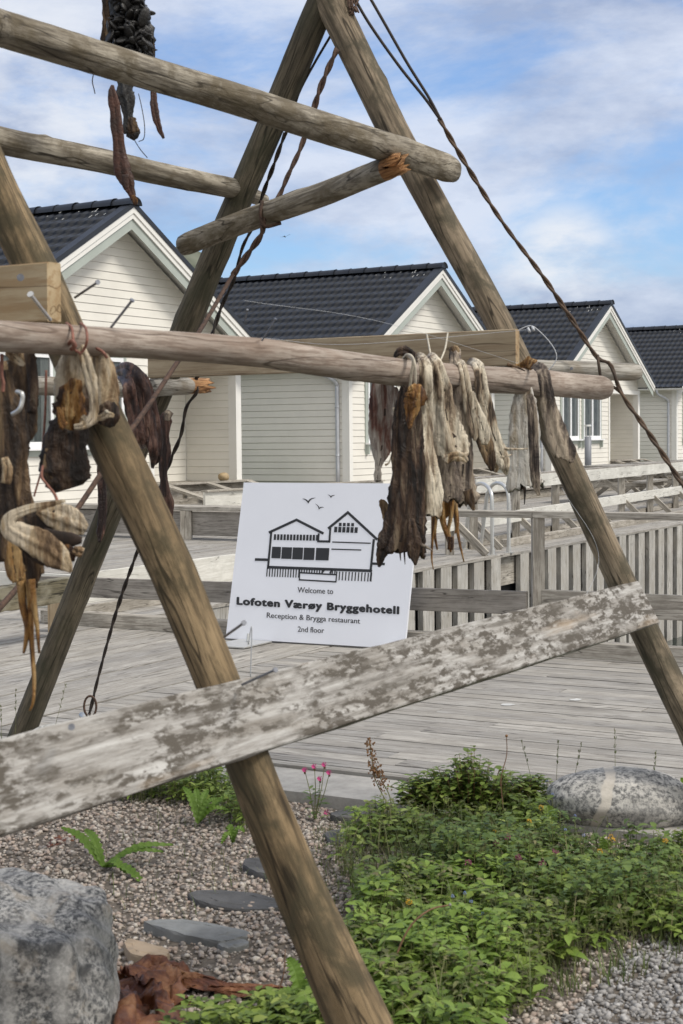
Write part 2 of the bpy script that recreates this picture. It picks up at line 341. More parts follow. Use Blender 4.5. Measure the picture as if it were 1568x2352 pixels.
# ------------------------------------------------------------------ geometry helpers
def tag(o, label=None, cat=None, group=None, kind=None):
    if label: o['label'] = label
    if cat: o['category'] = cat
    if group: o['group'] = group
    if kind: o['kind'] = kind
    return o
def world_of(o):
    return o['_w'] if False else WM.get(o.name, Matrix.Identity(4))
WM = {}
def place(o, mw, parent=None):
    WM[o.name] = mw.copy()
    if parent is not None:
        o.parent = parent
        o.matrix_parent_inverse = Matrix.Identity(4)
        o.matrix_basis = WM[parent.name].inverted() @ mw
    else:
        o.matrix_basis = mw
    return o
def empty(name, loc, rz=0., **k):
    o = bpy.data.objects.new(name, None); COL.objects.link(o); o.empty_display_size = .1
    place(o, Matrix.Translation(Vector(loc)) @ Matrix.Rotation(rz, 4, 'Z')); tag(o, **k); return o
def mesh_obj(name, verts, faces, mats, mw=None, parent=None, smooth=False, mi=None, **k):
    me = bpy.data.meshes.new(name)
    if isinstance(faces, np.ndarray):
        V = np.asarray(verts, np.float32); F = faces.astype(np.int32); nf, s = F.shape
        me.vertices.add(len(V)); me.vertices.foreach_set('co', V.ravel())
        me.loops.add(nf*s); me.loops.foreach_set('vertex_index', F.ravel())
        me.polygons.add(nf); me.polygons.foreach_set('loop_start', np.arange(0, nf*s, s, dtype=np.int32))
        try: me.polygons.foreach_set('loop_total', np.full(nf, s, np.int32))
        except Exception: pass
    else:
        me.from_pydata([tuple(v) for v in verts], [], faces)
    me.update(calc_edges=True); me.validate()
    for m in (mats if isinstance(mats, (list, tuple)) else [mats]): me.materials.append(MT[m] if isinstance(m, str) else m)
    if mi is not None: me.polygons.foreach_set('material_index', np.asarray(mi, np.int32))
    if smooth: me.polygons.foreach_set('use_smooth', np.ones(len(me.polygons), bool))
    o = bpy.data.objects.new(name, me); COL.objects.link(o)
    place(o, mw if mw is not None else Matrix.Identity(4), parent); tag(o, **k); return o
class MB:
    def __init__(s): s.v = []; s.f = []; s.m = []
    def quad(s, a, b, c, d, mi=0):
        i = len(s.v); s.v += [a, b, c, d]; s.f.append((i, i+1, i+2, i+3)); s.m.append(mi)
    def poly(s, pts, mi=0):
        i = len(s.v); s.v += list(pts); s.f.append(tuple(range(i, i+len(pts)))); s.m.append(mi)
    def box(s, x0, x1, y0, y1, z0, z1, mi=0, tilt=None):
        i = len(s.v)
        P = [(x0, y0, z0), (x1, y0, z0), (x1, y1, z0), (x0, y1, z0), (x0, y0, z1), (x1, y0, z1), (x1, y1, z1), (x0, y1, z1)]
        s.v += P
        for q in ((0, 3, 2, 1), (4, 5, 6, 7), (0, 1, 5, 4), (1, 2, 6, 5), (2, 3, 7, 6), (3, 0, 4, 7)):
            s.f.append(tuple(i+j for j in q)); s.m.append(mi)
    def prism(s, pts, y0, y1, mi=0):
        """polygon pts [(x,z)] (ccw seen from -y) extruded in y"""
        k = len(pts); i = len(s.v)
        s.v += [(x, y0, z) for x, z in pts]+[(x, y1, z) for x, z in pts]
        s.f.append(tuple(range(i, i+k))); s.f.append(tuple(range(i+2*k-1, i+k-1, -1))); s.m += [mi, mi]
        for j in range(k):
            l = (j+1) % k; s.f.append((i+j, i+k+j, i+k+l, i+l)); s.m.append(mi)
    def tube(s, pts, r, nseg=8, mi=0, caps=True):
        P = [Vector(p) for p in pts]; rs = r if isinstance(r, (list, tuple)) else [r]*len(P); i0 = len(s.v); up = None
        for j, p in enumerate(P):
            t = (P[min(j+1, len(P)-1)]-P[max(j-1, 0)]).normalized()
            if up is None: up = Vector((0, 0, 1)) if abs(t.z) < .9 else Vector((1, 0, 0))
            x = t.cross(up).normalized(); y = x.cross(t).normalized(); up = y
            for q in range(nseg):
                a = 2*math.pi*q/nseg; s.v.append(tuple(p+(x*math.cos(a)+y*math.sin(a))*rs[j]))
        for j in range(len(P)-1):
            for q in range(nseg):
                a = i0+j*nseg+q; b = i0+j*nseg+(q+1) % nseg
                s.f.append((a, a+nseg, b+nseg, b)); s.m.append(mi)
        if caps:
            s.f.append(tuple(i0+q for q in range(nseg))); s.m.append(mi)
            e = i0+(len(P)-1)*nseg; s.f.append(tuple(e+q for q in range(nseg-1, -1, -1))); s.m.append(mi)
    def obj(s, name, mats, mw=None, parent=None, smooth=False, **k):
        return mesh_obj(name, s.v, s.f, mats, mw, parent, smooth, s.m, **k)
def frame(p0, p1, up=(0, 0, 1)):
    """local x along p0->p1, z near up, origin p0"""
    p0 = Vector(p0); x = (Vector(p1)-p0).normalized(); up = Vector(up)
    y = up.cross(x).normalized(); z = x.cross(y)
    m = Matrix((x, y, z)).transposed().to_4x4(); m.translation = p0; return m, (Vector(p1)-p0).length
def board(name, p0, p1, w, h, m, parent=None, up=(0, 0, 1), endmat=None, wob=0., bev=.003, **k):
    """box beam centred on p0->p1: h along up, w across"""
    mw, Ln = frame(p0, p1, up); b = MB(); N = 1 if not wob else 24
    ch = min(bev, w*.3, h*.3)
    prof = [(-w/2+ch, -h/2), (w/2-ch, -h/2), (w/2, -h/2+ch), (w/2, h/2-ch), (w/2-ch, h/2), (-w/2+ch, h/2), (-w/2, h/2-ch), (-w/2, -h/2+ch)]
    rr = random.Random(int(Ln*1e4))
    for j in range(N+1):
        x = Ln*j/N
        for (y, z) in prof:
            b.v.append((x, y+rr.uniform(-1, 1)*wob*.5, z+rr.uniform(-1, 1)*wob))
    for j in range(N):
        for q in range(8):
            a = j*8+q; c = j*8+(q+1) % 8; b.f.append((a, c, c+8, a+8)); b.m.append(0)
    b.f.append(tuple(range(7, -1, -1))); b.m.append(1 if endmat else 0)
    b.f.append(tuple(N*8+q for q in range(8))); b.m.append(1 if endmat else 0)
    return b.obj(name, [m, endmat] if endmat else [m], mw, parent, **k)
def log(name, pts, m, parent=None, seed=1, bumpy=.035, crack=None, endmat='log_end', seg=40, ns=28, jag=None, **k):
    """tapered round pole through pts [(Vector, radius)], local z along it"""
    rr = np.random.RandomState(seed)
    P = [Vector(p) for p, _ in pts]; rad = [r for _, r in pts]
    x, Ln = (P[-1]-P[0]).normalized(), (P[-1]-P[0]).length
    mw, _ = frame(P[0], P[-1], (0, 0, 1) if abs(x.z) < .9 else (0, 1, 0))
    mw = mw @ Matrix.Rotation(R(90), 4, 'Y'); inv = mw.inverted()
    Q = [inv @ p for p in P]; zs = [q.z for q in Q]
    ph = rr.uniform(0, 6.28, 12); V = []; F = []; Mi = []
    kn = [(rr.uniform(zs[0], zs[-1]), rr.uniform(0, 6.28), rr.uniform(.06, .16), rr.uniform(.02, .05)) for _ in range(int(2+Ln*3))]
    cl_ = inv @ Vector((0, 0, EYE)); ca0 = (math.atan2(cl_.y, cl_.x)+crack[0]) if crack else 0
    for j in range(seg+1):
        z = zs[0]+(zs[-1]-zs[0])*j/seg
        cx = np.interp(z, zs, [q.x for q in Q]); cy = np.interp(z, zs, [q.y for q in Q]); r = np.interp(z, zs, rad)
        cx += .12*r*math.sin(z*2.1+ph[0]); cy += .12*r*math.sin(z*1.7+ph[1])
        for q in range(ns):
            a = 2*math.pi*q/ns
            f = 1+bumpy*(math.sin(2*a+z*1.3+ph[2])+.6*math.sin(3*a-z*3.1+ph[3])+.5*math.sin(5*a+z*7+ph[4])+.8*math.sin(z*6.3+ph[5])*math.sin(a+ph[6]))+rr.uniform(-.008, .008)
            if crack and abs(((a-ca0+.12*math.sin(z*3+ph[7])+math.pi) % (2*math.pi))-math.pi) < math.pi/ns*1.02: f -= crack[1]
            for (kz, ka, kh, ks) in kn:
                if abs(z-kz) < ks*3:
                    dd = ((a-ka+math.pi) % (2*math.pi))-math.pi; f += kh*math.exp(-((z-kz)/ks)**2-(dd/.35)**2)
            rz = z
            if j in (0, seg): f *= .90
            if jag and ((j >= seg-2 and jag > 0) or (j <= 2 and jag < 0)):
                rz = z+rr.uniform(-1, .6)*abs(jag)*(1 if j in (0, seg) else .5)*(.4+.6*abs(math.sin(a)))
                f *= rr.uniform(.8, 1.04)
            V.append((cx+r*f*math.cos(a), cy+r*f*math.sin(a), rz))
    # recess the very ends slightly so the edge is rounded
    for j in range(seg):
        for q in range(ns):
            a = j*ns+q; b = j*ns+(q+1) % ns; F.append((a, b, b+ns, a+ns)); Mi.append(2 if (jag and jag > 0 and j >= seg-3) else 0)
    c0 = len(V); V.append((sum(v[0] for v in V[:ns])/ns, sum(v[1] for v in V[:ns])/ns, zs[0]-.004))
    e = seg*ns; V.append((sum(v[0] for v in V[e:e+ns])/ns, sum(v[1] for v in V[e:e+ns])/ns, zs[-1]+.004-(.03 if jag and jag > 0 else 0)))
    for q in range(ns):
        F.append((c0, (q+1) % ns, q)); Mi.append(2 if (jag and jag < 0) else 1)
        F.append((c0+1, e+q, e+(q+1) % ns)); Mi.append(2 if (jag and jag > 0) else 1)
    o = mesh_obj(name, V, F, [m, endmat, 'log_break'], mw, parent, True, Mi, **k)
    for p in o.data.polygons:
        if p.material_index == 1: p.use_smooth = False
    return o
def curve_pts(P, n):
    """Catmull-Rom through points"""
    P = [Vector(p) for p in P]; out = []
    Q = [P[0]*2-P[1]]+P+[P[-1]*2-P[-2]]
    for i in range(1, len(Q)-2):
        for j in range(n):
            t = j/n; a, b, c, d = Q[i-1:i+3]
            out.append(.5*((2*b)+(c-a)*t+(2*a-5*b+4*c-d)*t*t+(3*b-a-3*c+d)*t**3))
    out.append(P[-1]); return out

# ------------------------------------------------------------------ setting: water, land, hill
def sheet(name, x0, x1, y0, y1, z, m, nx=1, ny=1, f=None, **k):
    xs = np.linspace(x0, x1, nx+1); ys = np.linspace(y0, y1, ny+1)
    V = [(x, y, z+(f(x, y) if f else 0)) for y in ys for x in xs]
    F = [(j*(nx+1)+i, j*(nx+1)+i+1, (j+1)*(nx+1)+i+1, (j+1)*(nx+1)+i) for j in range(ny) for i in range(nx)]
    return mesh_obj(name, V, F, m, smooth=bool(f), kind='structure', **k)
sheet('water', -1500, 1500, -300, 3000, -1.65, 'water')
QR = math.atan2(UY, UX)                    # local x = a (along the quay), local y = -b (away from the water)
MWQ = Matrix.Translation(AB(0, 0)) @ Matrix.Rotation(QR, 4, 'Z')
b = MB(); b.box(-40, 200, 13.2, 160, -1.8, .28); b.obj('ground', 'grassland', MWQ, kind='structure')
def hillf():
    V = []; F = []; nx, ny = 60, 14; rr = np.random.RandomState(3)
    for j in range(ny+1):
        for i in range(nx+1):
            x = -70+i*2.; y = 118+j*6.
            pk = 14.6*math.exp(-((x+12.8)/4.2)**2)+11.5*math.exp(-((x+26)/14)**2)+4*math.exp(-((x-40)/30)**2)
            h = pk*math.exp(-((y-140)/22)**2)+rr.uniform(-.35, .35)-.3
            V.append((x, y, h))
    for j in range(ny):
        for i in range(nx): a = j*(nx+1)+i; F.append((a, a+1, a+nx+2, a+nx+1))
    mesh_obj('hill', V, F, 'hill', kind='structure', smooth=True)
hillf()

# ------------------------------------------------------------------ decks
def planks(name, x0, x1, y0, y1, z, th=.03, w=.118, gap=.005, seg=3.6, mw=None, along='x', seed=0, clip=None, **k):
    """boards along local x (or y) filling the rectangle"""
    rr = random.Random(seed); b = MB()
    if along == 'y':
        mw = mw @ Matrix.Rotation(R(90), 4, 'Z'); x0, x1, y0, y1 = y0, y1, -x1, -x0
    y = y0
    while y < y1-.02:
        yy = min(y+w, y1); x = x0-rr.uniform(0, seg*.9)
        while x < x1:
            xe = x+seg*rr.uniform(.85, 1.15); a, c = max(x, x0), min(xe-.004, x1)
            if clip:
                a, c = clip(a, c, y)
            if c-a > .03:
                dz = rr.uniform(-.0025, .0025); b.box(a, c, y, yy-gap, z-th, z+dz)
            x = xe
        y += w
    return b.obj(name, 'deck', mw, **k)
ZD = .05
# sub-floor mass under the decks so that nothing is see-through
b = MB()
b.box(-3.34, .34, -14, 3.6, -1.8, ZD-.035); b.box(-3.34, 60, 3.75, 13.3, -1.8, ZD-.035)
b.obj('deck_underside', 'black', MWQ, kind='structure')
planks('deck_near', -3.36, .36, -9, 1.42, ZD, mw=MWQ, along='y', seed=1, kind='structure')
planks('deck_quay', -3.36, 46, 3.55, 9.4, ZD, mw=MWQ, seed=2, kind='structure')
planks('deck_corner', -3.36, .36, 1.44, 3.54, ZD, mw=MWQ, seed=5, kind='structure')
planks('deck_left', -3.36, .92, 9.4, 14, ZD, mw=MWQ, seed=3, kind='structure')
planks('terrace', 6.2, 60, 9.42, 13.3, .25, mw=MWQ, seed=4, kind='structure')
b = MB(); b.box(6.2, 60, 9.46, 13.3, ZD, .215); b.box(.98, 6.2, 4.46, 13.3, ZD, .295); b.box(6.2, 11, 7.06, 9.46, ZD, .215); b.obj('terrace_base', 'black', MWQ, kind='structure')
planks('deck_raised', .95, 6.2, 4.43, 13.3, .33, mw=MWQ, seed=8, kind='structure')
planks('terrace_corner', 6.2, 11.0, 7.02, 9.42, .25, mw=MWQ, seed=9, kind='structure')
MX = MWQ
def qboard(name, a0, b0, z0, a1, b1, z1, w, h, m, parent=None, **k):
    return board(name, AB(a0, b0, z0), AB(a1, b1, z1), w, h, m, parent, **k)
# steps
st = empty('deck_step', AB(5, -7, ZD), label='long low wooden step edge between the quay deck and the terrace', cat='step')
qboard('riser', 11.0, -9.39, .135, 46, -9.39, .135, .03, .165, 'rail', st)
qboard('nosing', 11.0, -9.36, .262, 46, -9.36, .262, .14, .03, 'rail_dark', st)
st = empty('deck_step', AB(8, -7, ZD), label='short wooden step edge beside the seat wall behind the near post', cat='step')
qboard('riser', 6.22, -6.99, .135, 11, -6.99, .135, .03, .165, 'rail', st)
qboard('nosing', 6.22, -6.96, .262, 11, -6.96, .262, .14, .03, 'rail_dark', st)
# kerb beams round the basin
KA = .22
k1 = empty('kerb_beam', AB(KA, 0, ZD), label='squared timber kerb along the far edge of the near deck', cat='kerb')
qboard('beam', .10, -3.95, ZD+.05, .10, 9, ZD+.05, .10, .10, 'rail', k1)
qboard('cap_board', .28, -3.5, ZD+.02, .28, 9, ZD+.02, .17, .04, 'rail_dark', k1)
k2 = empty('kerb_beam', AB(1, -4.0, ZD), label='squared timber kerb along the quay edge behind the white sign', cat='kerb')
qboard('beam', .1, -3.98, ZD+.045, 5.2, -3.98, ZD+.045, .09, .09, 'rail', k2)
qboard('beam', 8.6, -4.02, ZD+.045, 46, -4.9, ZD+.045, .09, .09, 'rail', k2)
# concrete strip in front of the deck
b = MB(); b.box(-3.72, -3.365, -9, 14, -.3, .035); b.obj('concrete_kerb', 'concrete', MWQ, kind='structure')

# quay wall of big upright planks
qw = empty('quay_wall', AB(0, -3.6, 0), label='harbour quay wall clad in tall upright grey planks', cat='quay wall')
rr = random.Random(5)
proto = None
for i in range(66):
    a = .52+i*.423; hatch = (i == 18)
    if i in (17,): continue
    w_ = .26+rr.uniform(-.015, .015)
    if proto is None or i % 6 == 0:
        b = MB(); b.box(-.13, .13, -.03, .03, -1.72, 0, 0)
        me_v = b
        o = b.obj('plank', 'pile', MWQ @ Matrix.Translation((a, 3.58, ZD-.03)), qw); proto = o
    else:
        o = proto.copy(); COL.objects.link(o); o.parent = qw
        place(o, MWQ @ Matrix.Translation((a, 3.58+rr.uniform(-.01, .01), ZD-.03)) @ Matrix.Rotation(rr.uniform(-.006, .006), 4, 'Y'), qw)
b = MB(); b.box(.36, 46, 3.63, 3.68, -.32, ZD-.035); b.obj('ledger_beam', 'rail', MWQ, qw)
b = MB(); b.box(.36, 46, 3.69, 3.74, -1.8, -.3); b.obj('dark_backing', 'black', MWQ, qw)
b = MB(); b.box(.345, .37, -16, 3.62, -1.8, ZD-.04); b.obj('near_face', 'pile_dark', MWQ, qw)

# near railing along the basin edge
nr = empty('deck_railing', AB(0, 0, ZD), label='low grey railing with one fat board along the near deck edge', cat='railing')
for bb in (2.9, 6.0):
    qboard('post', .24, bb, ZD, .24, bb, .33 if bb < -3 else .86, .10, .10, 'rail', nr, up=(0, 1, 0))
pb = min(np.linspace(-2, 3, 800), key=lambda t: abs(pj(AB(.26, t, .6))[0]-1235))
qboard('post', .26, pb, ZD, .26, pb, .885, .085, .075, 'rail', nr, up=(1, 0, 0))
qboard('top_rail', .26, -2.0, .905, .26, pb-.02, .905, .10, .042, 'rail', nr)
qboard('top_rail', .26, pb-.015, .907, .26, 8, .907, .10, .042, 'rail', nr)
qboard('side_board', .20, -4.3, .31, .20, pb-.05, .355, .035, .145, 'rail_dark', nr)
qboard('side_board', .24, pb+.04, .365, .24, 8, .365, .035, .15, 'rail', nr)
# old beam on the left
ob = empty('old_beam', pl(120, 1450, ZD), label='dark mossy squared beam on a short post at the left edge', cat='beam')
board('beam', at(-120, 1392, 9.6), at(172, 1350, 10.7), .12, .155, 'old_beam', ob, wob=.004)
p = pl(134, 1450, ZD); board('post', p, p+Vector((0, 0, .27)), .13, .10, 'board_new', ob, up=(0, 1, 0))

# quay railing with white boards
def rp(t, z=0.):
    A = Vector((1.561, 18.617, 0)); B = Vector((6.091, 28.594, 0)); p = A+(B-A)*t; p.z = z; return p
qr = empty('quay_railing', rp(0, ZD), label='grey railing with long white boards and braced posts across the water', cat='railing')
def tpx(x):
    return min(np.linspace(-.6, 2.2, 1500), key=lambda t: abs(pj(rp(t, .4))[0]-x))
wdir = (AB(0, 1)-AB(0, 0)).normalized()
for x in (1086, 1184, 1275, 1352, 1426, 1492, 1550, 1604):
    t = tpx(x); p = rp(t, ZD)
    ps = board('post', p, rp(t, .73), .10, .10, 'rail', qr, up=(0, 1, 0))
    board('brace', p+wdir*.36+Vector((0, 0, .01)), p+wdir*.03+Vector((0, 0, .31)), .035, .08, 'rail', qr, up=(0, 0, 1))
t0 = tpx(1078); t1 = 2.1; tm = tpx(1314); tn = tpx(1190)
off = wdir*.07
board('white_board', rp(t0, .80)+off, rp(tm, .80)+off, .035, .165, 'rail_white', qr)
board('white_board', rp(tm, .80)+off*1.01, rp(t1, .80)+off*1.01, .035, .165, 'rail_white', qr)
board('hand_rail', rp(t0, .888), rp(t1, .888), .15, .03, 'rail_dark', qr)
board('white_board', rp(tpx(1096), .375)+off, rp(tpx(1560), .375)+off, .035, .145, 'rail_white', qr)
board('white_board', rp(tpx(1562), .375)+off, rp(t1, .375)+off, .035, .145, 'rail_white', qr)
board('kerb_rail', rp(t0, ZD+.05)-wdir*.1, rp(t1, ZD+.05)-wdir*.1, .09, .09, 'rail', qr)
qr2 = empty('low_railing', AB(3, -4.35, ZD), label='low white fascia of the raised deck beside the white sign', cat='fascia')
qboard('white_board', .95, -4.40, .188, 6.2, -4.40, .188, .03, .278, 'rail_white', qr2)
qboard('white_board', .93, -4.39, .187, .93, -13, .187, .03, .277, 'rail_white', qr2)
t = tpx(1000)
qboard('white_board', 6.2, -4.02, .40, 7.25, -4.02, .40, .035, .145, 'rail_white', qr2)
p = AB(7.2, -4.08, ZD)
board('brace', p+wdir*.46+Vector((0, 0, .02)), p+wdir*.02+Vector((0, 0, .42)), .035, .09, 'rail', qr2)
qboard('post', 7.25, -4.1, ZD, 7.25, -4.1, .47, .10, .10, 'rail', qr2, up=(0, 1, 0))

# bathing ladder
ld = empty('bathing_ladder', pl(1130, 1268, ZD), label='polished steel bathing ladder with two hooped handles on the quay edge', cat='ladder')
for (x0, y0, x1, y1, ty) in ((1065, 1262, 1130, 1275, 1135), (1103, 1263, 1168, 1270, 1132)):
    q0 = pl(x0, y0, ZD); q1 = pl(x1, y1, ZD)
    zt = .86
    P = [q0]
    top0 = q0.lerp(q1, .28); top1 = q1.copy()
    for s_ in (.35, .7, .9): P.append(q0.lerp(top0, s_)+Vector((0, 0, (zt-.12)*s_-.0)))
    for a in np.linspace(0, math.pi, 9)[1:-1]:
        m_ = top0.lerp(top1, .5); d_ = (top0-top1)*.5
        P.append(m_+d_*math.cos(a)+Vector((0, 0, zt-.17+.16*math.sin(a)-ZD)))
    P += [q1+Vector((0, 0, zt-.25)), q1+Vector((0, 0, .3)), q1+Vector((0, 0, .02))]
    b = MB(); b.tube(curve_pts(P, 5), .021, 12); b.obj('handle', 'steel', None, ld, True)
    for q in (q0, q1):
        b = MB(); b.box(-.05, .05, -.03, .03, 0, .012); b.tube([(0, 0, .01), (0, 0, .07)], .028, 10); b.obj('foot_plate', 'steel', Matrix.Translation(q), ld)
q = pl(1168, 1270, ZD)
b = MB()
for kz in (-.45, -.8, -1.15): b.tube([AB(7.3, -3.5, kz), AB(7.75, -3.5, kz)], .022, 8)
b.obj('rung', 'steel', None, ld, True)

# picnic tables
def picnic(loc, rz, label):
    e = empty('picnic_table', loc, rz, label=label, cat='picnic table', group='picnic tables on the quay deck')
    M0 = WM[e.name]
    b = MB()
    for i in range(5): b.box(-.95, .95, -.37+i*.15, -.37+i*.15+.142, .70, .74)
    b.obj('table_top', 'deck', M0, e)
    for s in (-1, 1):
        b = MB()
        for i in range(2): b.box(-.95, .95, s*.78-.14+i*.145, s*.78-.14+i*.145+.138, .40, .44)
        b.obj('bench_seat', 'deck', M0, e)
        for t in (-1, 1):
            board('leg', M0 @ Vector((s*.66, -t*.62, 0)), M0 @ Vector((s*.66+.002*t, t*.30, .70)), .07, .13, 'rail', e, up=M0.to_3x3() @ Vector((1, 0, 0)))
        board('seat_bearer', M0 @ Vector((s*.70, -.9, .36)), M0 @ Vector((s*.70, .9, .36)), .045, .10, 'rail', e)
    return e
pt = picnic(pl(1405, 1152, ZD), QR+R(6), 'grey picnic table with crossed legs nearest the bathing ladder')
def copy_tree(o, mw, parent=None):
    c = o.copy(); COL.objects.link(c)
    base = WM[o.name]; place(c, mw, parent)
    for ch in list(o.children):
        copy_tree(ch, mw @ base.inverted() @ WM[ch.name], c)
    return c
for (x, y, lb) in ((1500, 1140, 'grey picnic table with crossed legs, the second one along the quay'), (1590, 1128, 'grey picnic table cut by the right edge of the photo')):
    c = copy_tree(pt, Matrix.Translation(pl(x, y, ZD)) @ Matrix.Rotation(QR+R(4), 4, 'Z')); c['label'] = lb
# bollard lamp
bl = empty('bollard_lamp', at(1348, 1078, 34.5), label='slim grey bollard lamp with open cage top before the third cabin', cat='lamp')
pB = at(1350, 1078, 34.5); pB.z = .28
b = MB(); b.tube([(0, 0, 0), (0, 0, 1.08)], .075, 20); b.obj('column', 'bollard', Matrix.Translation(pB), bl, True)
b = MB()
for a in range(4): b.tube([(.055*math.cos(a*1.57+.7), .055*math.sin(a*1.57+.7), 1.08), (.055*math.cos(a*1.57+.7), .055*math.sin(a*1.57+.7), 1.31)], .010, 6)
b.obj('cage', 'steel', Matrix.Translation(pB), bl)
b = MB(); b.tube([(0, 0, 1.30), (0, 0, 1.34)], [.08, .07], 20); b.obj('cap', 'steel', Matrix.Translation(pB), bl)

# seat wall in front of the first cabin
sw = empty('seat_wall', AB(4.9, -7, ZD), label='low grey seat wall with a pale cap board below the first cabin', cat='seat')
qboard('cap_board', 4.9, -12.0, .66, 4.9, -4.7, .66, .34, .045, 'rail', sw)
qboard('side_board', 4.80, -12.0, .50, 4.80, -4.8, .50, .03, .25, 'rail_dark', sw)
qboard('post', 4.78, -6.0, .33, 4.78, -6.0, .635, .12, .12, 'rail', sw, up=(0, 1, 0))
qboard('post', 4.78, -9.2, .33, 4.78, -9.2, .635, .12, .12, 'rail', sw, up=(0, 1, 0))

# ------------------------------------------------------------------ cabins
HW, HL, OV, EV = 7.3, 10.0, .40, .30
Z0, ZR, SL = .32, 5.15, .56
BH = .135
def siding(b, segs, z0, z1, y=0., clip=None, bh=BH):
    """rows of boards on the plane y (outward = -y); clip(z) -> (x0,x1)"""
    z = z0
    while z < z1-.01:
        zt = min(z+bh, z1)
        for (a, c) in segs(z):
            def X(zz):
                if clip: p, q = clip(zz); return max(a, p), min(c, q)
                return a, c
            g = z+.009
            (a0, c0), (a1, c1) = X(g), X(zt)
            if c0-a0 > .02 and c1-a1 > -.01:
                c1 = max(c1, a1)
                b.quad((a0, y-.012, g), (c0, y-.012, g), (c1, y-.002, zt), (a1, y-.002, zt))
                b.quad((a0, y+.006, z), (c0, y+.006, z), (c0, y-.012, g), (a0, y-.012, g))
        z = zt
def corrug(name, Mh, parent, x_low, x_ridge, z_low, z_ridge, y0, y1):
    """metal tile sheet from the eave to the ridge; wave along y, steps down the slope"""
    per, row = .183, .352; sl = math.hypot(x_ridge-x_low, z_ridge-z_low); nr_ = int(sl/row)+1
    ny = int((y1-y0)/per*6); V = []; F = []
    dx, dz = (x_ridge-x_low)/sl, (z_ridge-z_low)/sl; nxn, nzn = -dz, dx
    if nzn < 0: nxn, nzn = -nxn, -nzn
    ss = []
    for k in range(nr_):
        s0, s1 = k*row, min((k+1)*row, sl)
        ss += [(s0, .046, 0), (s0+(s1-s0)*.5, .022, 1), (s1-.002, 0., 2)]
        if s1 >= sl: break
    for (s, h, q) in ss:
        for i in range(ny+1):
            y = y0+(y1-y0)*i/ny; w = math.sin(2*math.pi*y/per); w = (max(w, -.5))*.017
            hh = h+w+.012
            V.append((x_low+dx*s+nxn*hh, y, z_low+dz*s+nzn*hh))
    n1 = ny+1
    for j in range(len(ss)-1):
        for i in range(ny): a = j*n1+i; F.append((a, a+1, a+n1+1, a+n1))
    return mesh_obj(name, V, np.array(F), 'roof', Mh, parent, True)
